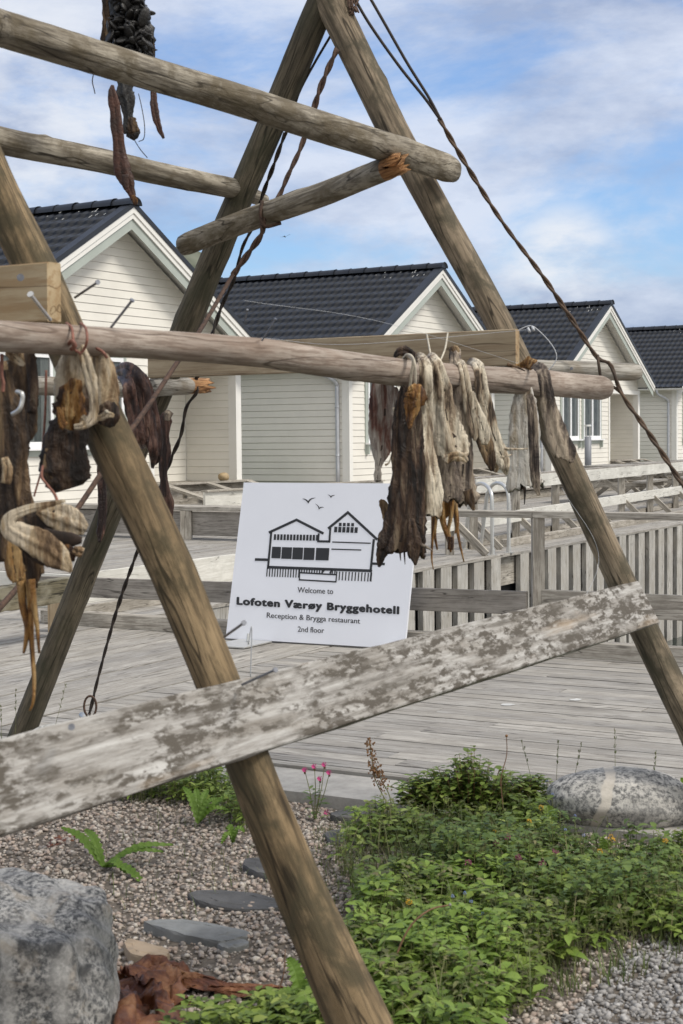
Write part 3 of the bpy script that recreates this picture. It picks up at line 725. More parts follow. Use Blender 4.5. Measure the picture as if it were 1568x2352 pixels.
def cabin(origin, idx):
    e = empty('cabin', origin, QR, cat='cabin', group='white weatherboard cabins along the quay')
    Mh = WM[e.name]
    zr0 = ZR-.16                                # wall apex under the roof
    def clip(z):
        d = (zr0-z)/SL if z > zr0-SL*HW/2 else 99
        return HW/2-d, HW/2+d
    ze = zr0-SL*HW/2; lint = 2.62; xr = 4.62     # recess from xr to the corner post
    b = MB()
    siding(b, lambda z: [(.10, xr)] if z < lint else [(.10, HW-.10)], Z0, zr0, 0, clip)
    b.quad((0, .02, Z0), (xr, .02, Z0), (xr, .02, lint), (0, .02, lint)); b.poly([(0, .02, lint), (HW, .02, lint), (HW, .02, ze), (HW/2, .02, zr0), (0, .02, ze)])
    b.obj('front_wall', 'paint', Mh, e)
    b = MB(); siding(b, lambda z: [(0, HL)], Z0+.15, ze+.16)
    b.quad((0, .02, Z0), (HL, .02, Z0), (HL, .02, ze+.16), (0, .02, ze+.16))
    ML = Mh @ Matrix.Translation((0, HL, 0)) @ Matrix.Rotation(R(-90), 4, 'Z')
    b.obj('side_wall', 'paint', ML, e)
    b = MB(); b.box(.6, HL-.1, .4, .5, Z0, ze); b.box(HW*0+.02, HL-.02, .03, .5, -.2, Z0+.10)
    b.obj('foundation', 'black', ML, e)
    b = MB(); b.quad((HW, 1.1, Z0), (HW, HL, Z0), (HW, HL, ze), (HW, 1.1, ze)); b.quad((HW, HL, Z0), (0, HL, Z0), (0, HL, ze), (HW, HL, ze)); b.poly([(0, HL, ze), (HW/2, HL, zr0), (HW, HL, ze)]); b.obj('rear_wall', 'paint', Mh, e)
    # porch recess
    b = MB(); siding(b, lambda z: [(xr, HW-.15)], .6, lint, 1.1); b.quad((xr, 1.12, .3), (HW, 1.12, .3), (HW, 1.12, lint), (xr, 1.12, lint)); b.obj('porch_back_wall', 'paint', Mh, e)
    MEW = Mh @ Matrix.Translation((HW-.13, 1.1, 0)) @ Matrix.Rotation(R(-90), 4, 'Z')
    b = MB(); siding(b, lambda z: [(0, .98)], .6, lint); b.obj('porch_side_wall', 'paint', MEW, e)
    b = MB(); b.box(xr, HW-.02, -.02, 1.1, lint, lint+.03); b.obj('porch_ceiling', 'trim', Mh, e)
    b = MB(); b.box(xr-.05, HW+.02, -.06, 1.1, Z0-.3, .60); b.obj('porch_floor', 'rail', Mh, e)
    for nm, (x0, x1, y0, y1, z0, z1) in (('corner_board', (-.025, .12, -.03, .0, Z0, ze+.05)), ('corner_board', (-.028, 0, .002, .14, Z0, ze+.16)), ('corner_board', (xr-.10, xr+.012, -.032, .06, Z0, lint)),
                                         ('porch_post', (HW-.14, HW+.03, -.032, .14, .6, lint)), ('lintel_board', (xr, HW+.03, -.034, .0, lint, lint+.13))):
        b = MB(); b.box(x0, x1, y0, y1, z0, z1); b.obj(nm, 'trim', Mh, e)
    # roof slabs and tiles
    xl, xh = -EV, HW+EV; zl = ZR-SL*(HW/2+EV)
    for s in (0, 1):
        X0 = xl if s == 0 else xh
        r = corrug('roof_tiles', Mh, e, X0+(-.03 if s == 0 else .03), HW/2, zl-.017, ZR, -OV+.10, HL+.3)
        b = MB(); pts = [(X0, zl-.05), (HW/2, ZR-.05), (HW/2, ZR-.075), (X0, zl-.075)]
        if s: pts = pts[::-1]
        b.prism(pts, -OV+.02, HL+.3); b.obj('roof_boards', 'trim', Mh, e)
        # soffit under the gable overhang is the underside of roof_boards; rake trims
        def rake(nm, m, d0, d1, y0, y1, ext=0.):
            b = MB(); xe = X0+(-ext if s == 0 else ext); ze_ = zl-SL*ext
            pts = [(xe, ze_-d0), (HW/2, ZR-d0), (HW/2, ZR-d1), (xe, ze_-d1)]
            if s: pts = pts[::-1]
            b.prism(pts, y0, y1); b.obj(nm, m, Mh, e)
        rake('barge_board', 'trim', .02, .20, -OV, -OV+.025, .04)
        rake('barge_board', 'trim', .0, .11, -OV-.02, -OV-.001, .05)
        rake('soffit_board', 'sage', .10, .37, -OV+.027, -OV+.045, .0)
        # verge flashing
        b = MB(); xe = X0+(-.06 if s == 0 else .06)
        pts = [(xe, zl-.03+.075), (HW/2, ZR+.075), (HW/2, ZR-.015), (xe, zl-.03-.015)]
        if s: pts = pts[::-1]
        b.prism(pts, -OV-.035, -OV+.13); b.obj('verge_flashing', 'roof', Mh, e)
    # ridge caps
    b = MB(); y = -OV-.07; k = 0
    while y < HL+.3:
        r0_ = .135+(.005 if k % 2 else 0)
        P = [(y, r0_+.006), (y+.02, r0_), (y+.42, r0_-.012)]
        i0 = len(b.v)
        for (yy, rad) in P:
            for q in range(9):
                a = math.pi*q/8; b.v.append((HW/2+rad*1.15*math.cos(a), yy, ZR+.012+rad*.95*math.sin(a)))
        for j in range(2):
            for q in range(8):
                a = i0+j*9+q; b.f.append((a, a+1, a+10, a+9)); b.m.append(0)
        if k == 0: b.f.append(tuple(i0+q for q in range(9))); b.m.append(0)
        y += .40; k += 1
    b.obj('ridge_cap', 'roof', Mh, e, True)
    # gutters and downpipes
    for s, X0 in ((0, xl-.06), (1, xh+.06)):
        b = MB()
        for q in range(8):
            a0, a1 = math.pi+math.pi*q/8, math.pi+math.pi*(q+1)/8
            c = (X0, zl-.02)
            b.quad((c[0]+.065*math.cos(a0), -OV+.05, c[1]+.065*math.sin(a0)), (c[0]+.065*math.cos(a1), -OV+.05, c[1]+.065*math.sin(a1)), (c[0]+.065*math.cos(a1), HL, c[1]+.065*math.sin(a1)), (c[0]+.065*math.cos(a0), HL, c[1]+.065*math.sin(a0)))
        b.tube([(X0, -OV+.05, zl-.022), (X0, -OV+.055, zl-.022)], .066, 14)
        gt = b.obj('gutter', 'zinc' if s else 'trim', Mh, e, True)
        xw = -.05 if s == 0 else HW+.06; yw = .24 if s == 0 else .10
        b = MB(); zt = zl-.08
        P = [(X0, yw+.30, zt+.05), (X0, yw+.30, zt-.05), (X0*.85+xw*.15, yw+.27, zt-.13), (X0*.3+xw*.7, yw+.06, zt-.27), (xw, yw, zt-.40), (xw, yw, zt-.6), (xw, yw, Z0)]
        b.tube(curve_pts(P, 5), .042, 14)
        for zz in (1.0, 2.0): b.tube([(xw, yw, zz), (xw, yw, zz+.03)], .051, 14)
        b.obj('downpipe', 'zinc', Mh, e, True)
    # windows
    for (x0, x1) in ((.78, 2.02), (2.42, 3.80)):
        wz0, wz1 = 1.27, 2.72
        w = MB(); f = .065; y0, y1 = -.05, .0; xm = (x0+x1)/2
        w.box(x0, x0+f, y0, y1, wz0, wz1); w.box(x1-f, x1, y0, y1, wz0, wz1); w.box(x0+f, x1-f, y0, y1, wz1-f, wz1); w.box(x0+f, x1-f, y0, y1, wz0, wz0+f+.03); w.box(xm-.045, xm+.045, y0-.004, y1, wz0+f+.03, wz1-f)
        win = w.obj('window_frame', 'window_frame', Mh, e)
        b = MB(); b.quad((x0+.05, -.028, wz0+.05), (x1-.05, -.028, wz0+.05), (x1-.05, -.028, wz1-.05), (x0+.05, -.028, wz1-.05)); b.obj('pane', 'glass', Mh, win)
        b = MB(); b.quad((x0+.05, -.014, wz0+.05), (x1-.05, -.014, wz0+.05), (x1-.05, -.014, wz1-.05), (x0+.05, -.014, wz1-.05)); b.obj('room_behind', 'interior', Mh, win)
        b = MB()
        for (c0, c1) in ((x0+.07, x0+.22), (xm-.19, xm-.05), (xm+.05, xm+.19), (x1-.26, x1-.07)):
            nf = 8
            for q in range(nf):
                a0, a1 = c0+(c1-c0)*q/nf, c0+(c1-c0)*(q+1)/nf
                b.quad((a0, -.018-.006*(q % 2), wz0+.05), (a1, -.018-.006*((q+1) % 2), wz0+.05), (a1, -.018-.006*((q+1) % 2), wz1-.05), (a0, -.018-.006*(q % 2), wz1-.05))
        b.obj('curtain', 'curtain', Mh, win)
        b = MB(); b.box(x0-.10, x0-.002, -.034, -.0, wz0-.25, wz1+.1); b.box(x1+.002, x1+.10, -.034, -.0, wz0-.25, wz1+.1); b.box(x0, x1, -.034, 0, wz1+.002, wz1+.10); b.box(x0, x1, -.034, 0, wz0-.13, wz0-.002); b.obj('window_casing', 'sage', Mh, win)
        b = MB(); b.box(x0-.12, x1+.12, -.13, -.036, wz0-.035, wz0+.0); b.obj('window_sill', 'window_frame', Mh, win)
        b = MB()
        for xx in (x0-.08, x1+.03): b.prism([(xx, wz0-.24), (xx+.05, wz0-.24), (xx+.05, wz0-.036), (xx, wz0-.036)], -.09, -.036)
        b.obj('sill_bracket', 'sage', Mh, win)
    # droppings on the ridge
    rr = random.Random(idx); b = MB()
    for q in range(14):
        y = rr.uniform(-.2, 1.4); s_ = rr.uniform(.1, .5); x = HW/2-s_; z = ZR-SL*s_+.075; l, w = rr.uniform(.03, .12), .012
        b.quad((x, y, z), (x+l*.8, y, z+l*.8*SL), (x+l*.8, y+w, z+l*.8*SL), (x, y+w*1.5, z))
    b.obj('bird_droppings', 'dropping', Mh, e)
    return e
PK = [(-3.32, 25.5), (2.31, 35.4), (7.84, 45.6), (13.4, 55.7)]
OR = [Vector((p[0]-.4*.8704-HW/2*UX, p[1]+.4*.4924-HW/2*UY, 0)) for p in PK]
c1 = cabin(OR[0], 1)
labs = ['white weatherboard cabin with dark tiled gable, largest and leftmost', 'white weatherboard cabin directly behind the hotel sign', 'white cabin behind the slanting rack post, grey bollard lamp before it', 'farthest cabin, cut off by the right edge of the photo']
c1['label'] = labs[0]
for i in (1, 2, 3):
    c = copy_tree(c1, Matrix.Translation(OR[i]) @ Matrix.Rotation(QR, 4, 'Z')); c['label'] = labs[i]
# half-finished stair boxes by each porch
def stair_box(i, label):
    M0 = Matrix.Translation(OR[i]) @ Matrix.Rotation(QR, 4, 'Z'); P = lambda x, y, z: M0 @ Vector((x, y, z))
    e = empty('stair_box', P(6, -.6, .25), QR, label=label, cat='stair', group='unfinished stair boxes by the porches')
    board('ledge_board', P(4.6, -.12, .615), P(7.38, -.12, .615), .20, .035, 'rail', e)
    for x in (4.72, 6.0, 7.28): board('stringer', P(x, -.20, .60), P(x, -1.35, .30), .20, .045, 'rail', e, up=(0, 0, 1))
    for (y, z) in ((-.55, .44), (-.95, .34)): board('cross_board', P(4.74, y, z), P(7.26, y, z), .045, .11, 'rail', e)
    board('front_board', P(4.55, -1.42, .37), P(7.5, -1.42, .37), .04, .16, 'rail_dark', e)
    board('side_beam', P(4.55, -1.5, .30), P(9.4, -1.5, .30), .12, .05, 'rail', e)
for i, lb in ((0, 'open grey stair box with slanted boards below a round stone'), (1, 'open grey stair box between the second cabin and the hanging fish'), (2, 'open grey stair box by the porch of the third cabin')): stair_box(i, lb)
wl = empty('terrace_fence', AB(10, -10.2, .25), label='solid white board fence strip in front of the first cabin porch', cat='fence')
M0 = Matrix.Translation(OR[0]) @ Matrix.Rotation(QR, 4, 'Z'); P = lambda x, y, z: M0 @ Vector((x, y, z))
board('white_board', P(3.6, -1.75, .41), P(9.6, -1.75, .41), .04, .27, 'rail_white', wl)
board('cap_board', P(3.6, -1.75, .56), P(9.6, -1.75, .56), .13, .03, 'rail', wl)
def rock(name, loc, sx, sy, sz, m, seed, rough=.08, sub=5, rot=0., **k):
    import bmesh
    bm = bmesh.new(); bmesh.ops.create_icosphere(bm, subdivisions=sub, radius=1); rr = np.random.RandomState(seed); ph = rr.uniform(0, 6.28, 9)
    for v in bm.verts:
        c = v.co.copy(); f = 1+rough*(math.sin(2.1*c.x+ph[0])*math.cos(1.7*c.y+ph[1])+.6*math.sin(4.3*c.z+ph[2]+c.x*3)+.35*math.sin(7*c.y+5*c.x+ph[3])+.2*math.sin(13*c.z+9*c.y+ph[4]))
        v.co = Vector((c.x*sx*f, c.y*sy*f, c.z*sz*f))
    me = bpy.data.meshes.new(name); bm.to_mesh(me); bm.free(); me.materials.append(MT[m]); me.polygons.foreach_set('use_smooth', np.ones(len(me.polygons), bool))
    o = bpy.data.objects.new(name, me); COL.objects.link(o); place(o, Matrix.Translation(Vector(loc)) @ Matrix.Rotation(rot, 4, 'Z')); tag(o, **k); return o
rock('round_stone', P(6.62, -.1, .70), .105, .10, .082, 'cobble', 3, .04, 3, label='round yellow-brown stone resting on the porch ledge', cat='stone')

# ------------------------------------------------------------------ hotel sign
BL = pl(517, 1465, ZD+.012); BR = pl(928, 1490, ZD+.012); TLp = at(541, 1108, 10.70)
sx = (BR-BL); SWd = sx.length; sx.normalize(); up_ = (TLp-BL); up_ = (up_-sx*up_.dot(sx)).normalized(); sy_ = up_.cross(sx)   # into the board
SHt = (TLp-BL).length
Ms = Matrix((sx, sy_*-1 if sy_.y < 0 else sy_, up_)).transposed().to_4x4(); Ms.translation = BL
if Ms.determinant() < 0: Ms = Matrix((sx, up_.cross(sx), up_)).transposed().to_4x4(); Ms.translation = BL
sg = empty('welcome_sign', BL, 0, label='white square hotel welcome sign with a black house drawing, standing on the deck', cat='sign')
b = MB(); b.box(0, SWd, .004, .022, 0, SHt); b.obj('panel', 'sign', Ms, sg)
def homo(src, dst):
    A = []
    for (x, y), (u, v) in zip(src, dst):
        A.append([x, y, 1, 0, 0, 0, -u*x, -u*y, -u]); A.append([0, 0, 0, x, y, 1, -v*x, -v*y, -v])
    return np.linalg.svd(np.array(A, float))[2][-1].reshape(3, 3)
HM = homo([(50, 1328), (1420, 1412), (1499, 172), (150, 138)], [(0, 0), (SWd, 0), (SWd, SHt), (0, SHt)])
def SP(x, y):
    q = HM @ np.array([x, y, 1.]); return q[0]/q[2], q[1]/q[2]
YI = .0015
def flat(b, pts, y=YI):
    q = [SP(*p) for p in pts]
    ar = sum(q[i][0]*q[(i+1) % len(q)][1]-q[(i+1) % len(q)][0]*q[i][1] for i in range(len(q)))
    if ar < 0: q = q[::-1]
    b.poly([(x, y, z) for x, z in q])
def stroke(b, pts, w, y=YI):
    P = [np.array(p, float) for p in pts]; L_, R_ = [], []
    for i, p in enumerate(P):
        d0 = P[i]-P[i-1] if i else P[1]-P[0]; d1 = P[i+1]-P[i] if i < len(P)-1 else P[i]-P[i-1]
        d0 /= np.linalg.norm(d0); d1 /= np.linalg.norm(d1); t = d0+d1; t /= np.linalg.norm(t); nn = np.array([-t[1], t[0]])
        ww = (w[i] if isinstance(w, (list, tuple)) else w)/2/max(.4, t@d0); L_.append(p+nn*ww); R_.append(p-nn*ww)
    for i in range(len(P)-1): flat(b, [L_[i], L_[i+1], R_[i+1], R_[i]], y)
b = MB()
stroke(b, [(358, 524), (568, 430), (778, 537)], 19)
stroke(b, [(812, 500), (958, 380), (1188, 588)], 19)
stroke(b, [(377, 520), (361, 800)], 16); stroke(b, [(742, 535), (740, 590)], 14); stroke(b, [(732, 595), (830, 598)], 17); stroke(b, [(829, 495), (825, 606)], 15)
stroke(b, [(1162, 584), (1146, 820)], 17); stroke(b, [(354, 787), (1152, 823)], 21)
stroke(b, [(258, 728), (358, 731)], 20); stroke(b, [(1155, 768), (1251, 773)], 18)
for i in range(14):
    x = 399+i*24.9; y = 537+i*.75
    flat(b, [(x, y), (x+17, y+.5), (x+16, y+44), (x-1, y+43.5)])
for x0, x1, y0, y1 in ((388, 457, 632, 719), (464, 542, 636, 724), (548, 627, 639, 729), (634, 716, 642, 734), (727, 827, 645, 738)):
    flat(b, [(x0, y0), (x1, y0+3), (x1-3, y1+3), (x0-3, y1)])
for x in (893, 924, 955, 987): flat(b, [(x, 457+(x-893)*.03), (x+21, 458+(x-893)*.03), (x+21, 483+(x-893)*.03), (x, 482+(x-893)*.03)])
for i in range(6):
    x = 860+i*31; y = 486+i*1.3; flat(b, [(x, y), (x+23, y+1), (x+21, y+43), (x-2, y+42)])
stroke(b, [(847, 602), (1140, 615)], 9); stroke(b, [(843, 656), (1070, 665)], 9)
for i in range(13):
    x = 352+i*20.4; y = 795+i*.9; flat(b, [(x, y), (x+8, y), (x+6, y+64), (x-2, y+64)])
for i in range(11):
    x = 908+i*24.2; y = 826+i*1.2; flat(b, [(x, y), (x+8, y), (x+5, y+66), (x-3, y+66)])
stroke(b, [(1152, 815), (1147, 900)], 11)
stroke(b, [(606, 800), (606, 890)], 9); stroke(b, [(602, 886), (888, 904)], 11); stroke(b, [(886, 908), (890, 825)], 9); stroke(b, [(606, 832), (888, 850)], 11)
for i in range(14):
    x = 618+i*19.5
    if 780 < x < 850: continue
    y = 806+i*1.1; flat(b, [(x, y), (x+9, y), (x+8, y+26), (x-1, y+26)])
flat(b, [(770, 832), (792, 806), (806, 808), (784, 836)]); flat(b, [(832, 838), (846, 808), (856, 808), (846, 842)])
b.obj('house_drawing', 'ink', Ms, sg)
for pts in ([(608, 271), (622, 273), (640, 283), (654, 298), (664, 280), (680, 270), (708, 265)], [(708, 310), (722, 320), (733, 332), (738, 347), (750, 338), (762, 337), (775, 340)], [(800, 243), (812, 247), (820, 254), (825, 261), (832, 253), (842, 249), (855, 247)]):
    s_ = 1 if pts[0][0] < 700 else .7
    b = MB(); stroke(b, pts, [2*s_, 6*s_, 9*s_, 11*s_, 9*s_, 7*s_, 2*s_]); b.obj('bird_drawing', 'ink', Ms, sg)
def lettering(txt, x0, x1, ybase0, ybase1, capl, bold, m):
    """text between photo-crop pixels, on the panel plane"""
    cu_ = bpy.data.curves.new('t', 'FONT'); cu_.body = txt; cu_.size = 1; cu_.resolution_u = 4
    if bold: cu_.space_character = 1.13
    to = bpy.data.objects.new('t', cu_); COL.objects.link(to)
    dg = bpy.context.evaluated_depsgraph_get(); me = bpy.data.meshes.new_from_object(to.evaluated_get(dg))
    V = np.array([v.co[:] for v in me.vertices]); F = [tuple(p.vertices) for p in me.polygons]
    bpy.data.objects.remove(to); bpy.data.curves.remove(cu_); bpy.data.meshes.remove(me)
    cap = .729; off = 0.
    reps = [(0, 0)]+[(.056*math.cos(q*.785), .046*math.sin(q*.785)) for q in range(8)] if bold else [(0, 0), (.010, 0), (-.010, 0)]
    n0 = len(V); V = np.vstack([V+np.array([dx, dy, 0]) for dx, dy in reps]); F = [tuple(i+n0*k for i in f) for k in range(len(reps)) for f in F]
    if bold: cap += .07; off = -.035
    mnx, mxx = V[:, 0].min(), V[:, 0].max()
    out = []
    for iv, (x, y, _) in enumerate(V):
        t = (x-mnx)/(mxx-mnx); px = x0+(x1-x0)*t; pyb = ybase0+(ybase1-ybase0)*t
        yy = (y-off)/cap
        if bold:
            yy *= 1+.03*math.sin(t*41.)
        sxx, szz = SP(px, pyb-capl*yy); out.append((sxx, YI-.00015*(iv//n0), szz))
    mesh_obj('lettering', out, F, m, Ms, sg)
lettering('Welcome to', 595, 868, 982, 996, 44, False, 'ink_grey')
lettering('Lofoten V\u00e6r\u00f8y Bryggehotell', 127, 1372, 1072, 1151, 62, True, 'ink')
lettering('Reception & Brygga restaurant', 365, 1080, 1172, 1220, 42, False, 'ink_grey')
lettering('2nd floor', 607, 810, 1280, 1291, 43, False, 'ink_grey')
for (x, y) in ((560, 1478), (905, 1496)):
    p = pl(x, y, ZD+.004); b = MB(); b.box(-.13, .13, -.20, .14, 0, .008); b.tube([(0, .05, .01), (0, .06, .06)], .012, 8)
    b.obj('foot_plate', 'steel', Matrix.Translation(p) @ Matrix.Rotation(QR-R(90), 4, 'Z'), sg)

# ------------------------------------------------------------------ fish drying rack
rk = empty('fish_drying_rack', (0, 4.6, 0), label='tall timber rack of leaning posts and poles filling the foreground', cat='drying rack')
LU = Vector((.503, .864, 0)); LV = Vector((.864, -.503, 0))        # along / across the rack
CE = Vector((1.04, 5.50, EYE-.616)); APX = Vector((-.05, 6.134, EYE+1.709))
def leg(name, x_y_Y_r, m, seed, crack=None, extra=None, **k):
    pts = [(at(x, y, Y), r) for x, y, Y, r in x_y_Y_r]
    return log(name, pts, m, rk, seed, crack=crack, seg=60, **k)
# C: right leg, B: left rear leg of the far frame
leg('leg', [(700, -130, 6.17, .060), (790, 60, 6.11, .060), (895, 285, 6.0, .058), (1008, 500, 5.88, .055), (1140, 740, 5.77, .052), (1290, 1040, 5.63, .050), (1462, 1400, 5.5, .051), (1590, 1665, 5.42, .053), (1730, 1985, 5.32, .055)], 'log_tan2', 11, bumpy=.03, crack=(R(50), .008))
leg('leg', [(782, -110, 6.10, .055), (700, 85, 6.19, .055), (560, 430, 6.36, .053), (440, 730, 6.46, .055), (345, 960, 6.58, .056), (200, 1300, 6.77, .056), (40, 1700, 6.95, .058), (20, 1745, 6.98, .058)], 'log_dark', 12, crack=(R(12), .016), bumpy=.03)
# A: left leg of the near frame
leg('leg', [(-330, -330, 3.92, .050), (-10, 425, 3.62, .050), (90, 620, 3.56, .050), (165, 790, 3.50, .050), (258, 1000, 3.43, .051), (400, 1310, 3.36, .049), (515, 1600, 3.29, .046), (600, 1830, 3.25, .047), (690, 2060, 3.21, .052), (817, 2351, 3.13, .062), (850, 2430, 3.11, .062)], 'log_tan', 13, bumpy=.035)
p0, p1 = APX-LU*2.556+Vector((.1, -.05, .12)), AB(0, 0); foot = Vector((-2.72, 4.75, 0))
log('leg', [(p0, .055), (foot, .057)], 'log_dark', rk, 14)
# poles
def pole(pts, m, seed, **k): return log('pole', [(at(x, y, Y), r) for x, y, Y, r in pts], m, rk, seed, **k)
pole([(-420, -78, 3.05, .046), (0, 62, 3.88, .0445), (450, 204, 4.62, .044), (784, 309, 5.28, .0485), (1037, 386, 5.86, .051)], 'log_grey', 21, bumpy=.045, seg=80)
pole([(-420, 210, 4.45, .047), (20, 327, 5.25, .046), (330, 394, 5.85, .044), (540, 435, 6.35, .041), (608, 460, 6.55, .026)], 'log_grey', 22, bumpy=.04, seg=70)
pole([(-300, 748, 2.72, .030), (0, 775, 3.06, .0315), (300, 792, 3.47, .0325), (620, 812, 4.0, .0365), (900, 850, 4.62, .040), (1130, 872, 5.26, .044), (1385, 894, 6.1, .047)], 'log_pink', 23, bumpy=.025, seg=90)
pole([(1150, 845, 6.02, .034), (1300, 848, 6.25, .036), (1462, 852, 6.5, .034)], 'log_pale', 24, bumpy=.06)
pole([(422, 566, 6.24, .042), (600, 495, 6.07, .044), (760, 437, 5.78, .044), (925, 372, 5.43, .041)], 'log_grey', 25, jag=.06, bumpy=.045)
pole([(-200, 880, 5.0, .036), (75, 887, 5.62, .035), (330, 895, 6.35, .035), (480, 886, 6.72, .033)], 'log_pale', 26, jag=.07, bumpy=.06)
# boards: lichen-covered brace and new planks
LEGUP = (CE-Vector((1.385, 5.30, .05))).normalized()
e0, e1 = at(-130, 1846, 2.50), at(1480, 1386, 5.30)
board('brace_board', e0, e1, .035, .158, 'board_lichen', rk, up=LEGUP, wob=.0018, endmat='board_lichen')
board('cross_board', at(345, 832, 6.36), at(1188, 797, 5.60), .035, .128, 'board_new', rk, endmat='board_fresh')
board('cross_board', at(-160, 690, 3.62), at(124, 671, 3.38), .04, .127, 'board_fresh', rk, endmat='board_fresh')
# nails
def nail(x0, y0, Y0, x1, y1, Y1, r=.0028, m='nail'):
    a, c = at(x0, y0, Y0), at(x1, y1, Y1); b = MB(); t = (c-a).normalized()
    b.tube([a, c], r, 8); b.tube([c-t*.001, c+t*.002], r*2.0, 10); b.obj('nail', m, None, rk)
nail(172, 683, 3.47, 224, 648, 3.36); nail(250, 758, 3.40, 303, 690, 3.36); nail(116, 735, 3.30, 70, 676, 3.22, .0035, 'steel')
nail(515, 1462, 3.26, 560, 1430, 3.14); nail(556, 1572, 3.22, 632, 1538, 3.10); nail(45, 639, 3.34, 47, 637, 3.31, .004)
nail(601, 783, 3.9, 632, 733, 3.88, .002); nail(563, 735, 3.9, 568, 712, 3.88, .0015)
nail(160, 1672, 2.72, 164, 1669, 2.66, .003); nail(1310, 848, 6.2, 1312, 846, 6.15, .003)

# ------------------------------------------------------------------ ropes
def twisted(name, P, r, pitch, m, label, cat='rope', ends=None, strands=2, **k):
    C_ = curve_pts([at(*p) for p in P], 14); b = MB()
    d = [0.]
    for i in range(1, len(C_)): d.append(d[-1]+(C_[i]-C_[i-1]).length)
    tot = d[-1]; nn = int(tot/pitch*9); D = np.array(d); A = np.array([c[:] for c in C_])
    for s in range(strands):
        pts = []
        for j in range(nn+1):
            q = tot*j/nn; c = Vector([np.interp(q, D, A[:, i]) for i in range(3)])
            q2 = min(tot, q+.01); q1 = max(0, q-.01); t = (Vector([np.interp(q2, D, A[:, i]) for i in range(3)])-Vector([np.interp(q1, D, A[:, i]) for i in range(3)])).normalized()
            x = t.cross(Vector((0, 1, .3))).normalized(); y = x.cross(t); a = 2*math.pi*(q/pitch+s/strands)
            pts.append(c+(x*math.cos(a)+y*math.sin(a))*r*(.62+.22*math.sin(q*9)))
        b.tube(pts, r*.92, 6)
    o = b.obj(name, m, None, None, True, label=label, cat=cat, **k) if False else mesh_obj(name, b.v, b.f, m, None, None, True, b.m, label=label, cat=cat, **k)
    return o
def line(name, P, r, m, label, cat, n=8, ns=6, **k):
    b = MB(); b.tube(curve_pts([at(*p) for p in P], n), r, ns); return mesh_obj(name, b.v, b.f, m, None, None, True, b.m, label=label, cat=cat, **k)
twisted('guy_rope', [(1008, 272, 6.12), (1062, 365, 6.14), (1150, 505, 6.16), (1250, 640, 6.17), (1330, 760, 6.17), (1372, 822, 6.16), (1402, 838, 6.12), (1428, 905, 6.1), (1500, 1010, 6.0), (1600, 1165, 5.9), (1700, 1320, 5.8), (2095, 1930, 5.45)], .0066, .17, 'rope_rust', 'brown twisted rope running down to the right edge of the photo')
line('rope_strand', [(800, -30, 6.1), (845, 50, 6.1), (915, 150, 6.11), (975, 225, 6.12), (1010, 274, 6.12)], .0062, 'rope_black', 'lower of the two black strands joining above the brown twisted rope', 'rope')
line('rope_strand', [(835, -30, 6.1), (878, 45, 6.1), (935, 145, 6.11), (985, 225, 6.12), (1012, 276, 6.12)], .0062, 'rope_black', 'upper of the two black strands joining above the brown twisted rope', 'rope')
line('rope_strand', [(1372, 815, 6.16), (1375, 840, 6.14), (1382, 870, 6.14), (1408, 888, 6.12), (1430, 905, 6.1)], .006, 'rope_rust', 'short rope tail looped under the grey pole end on the right', 'rope')
line('rope_strand', [(758, 84, 6.2), (722, 145, 6.22), (690, 205, 6.24), (676, 245, 6.25), (656, 310, 6.27)], .005, 'rope_black', 'thin black strand left of the far frame top', 'rope')
line('rope_strand', [(692, 160, 6.24), (684, 200, 6.25), (674, 250, 6.26), (650, 320, 6.28)], .004, 'rope_black', 'thinnest black strand close beside the dark post', 'rope')
twisted('guy_rope', [(655, 305, 6.27), (630, 375, 6.32), (604, 445, 6.40), (580, 520, 6.45), (556, 570, 6.5), (538, 640, 6.55), (510, 700, 6.6), (485, 775, 6.6), (462, 850, 6.6), (450, 870, 6.62), (452, 900, 6.6), (428, 935, 6.62), (415, 1000, 6.65), (390, 1060, 6.7), (350, 1170, 6.85), (312, 1275, 6.95), (270, 1395, 7.05), (232, 1530, 7.12), (205, 1640, 7.15)], .0058, .17, 'rope_black', 'black twisted rope behind the dark post, tied to the pale rock')
twisted('guy_rope', [(774, 112, 6.05), (738, 195, 6.05), (716, 265, 6.06), (688, 345, 6.06), (660, 405, 6.06), (640, 452, 6.06), (606, 500, 6.0), (602, 535, 6.0), (575, 575, 6.02), (535, 632, 6.02)], .0078, .15, 'rope_brown', 'brown twisted rope from the frame top to the short broken pole')
line('pole_tie', [(602, 462, 6.0), (598, 485, 5.99), (601, 508, 5.99), (612, 520, 5.99), (645, 512, 6.0)], .008, 'rope_brown', 'brown cord wound round the short broken pole', 'rope')
line('rope_strand', [(535, 630, 6.02), (500, 690, 5.85), (455, 765, 5.6), (405, 835, 5.3), (345, 925, 5.05), (270, 1030, 4.8), (190, 1150, 4.6), (95, 1285, 4.4), (-40, 1440, 4.1)], .0085, 'rope_brown', 'loose brown cord slanting from the short pole down to the left edge', 'rope')
b = MB(); lp = [at(205, 1640, 7.14)]
for a in np.linspace(-2.6, 2.9, 14): lp.append(at(207+14*math.cos(a+1.2), 1622-24*math.sin(a+1.2), 7.1))
lp.append(at(200, 1645, 7.14)); b.tube(curve_pts(lp, 4), .0055, 6)
mesh_obj('rope_loop', b.v, b.f, 'rope_brown', None, None, True, b.m, label='brown rope loop knotted at the pale rock', cat='rope')
b = MB(); b.tube([at(186, 1640, 7.16), at(196, 1648, 7.14), at(208, 1650, 7.12)], [.014, .02, .012], 8)
mesh_obj('anchor_ring', b.v, b.f, 'steel', None, None, True, b.m, label='steel anchor ring on top of the pale rock', cat='ring')
k_ = 0
b = MB(); rr = random.Random(4)
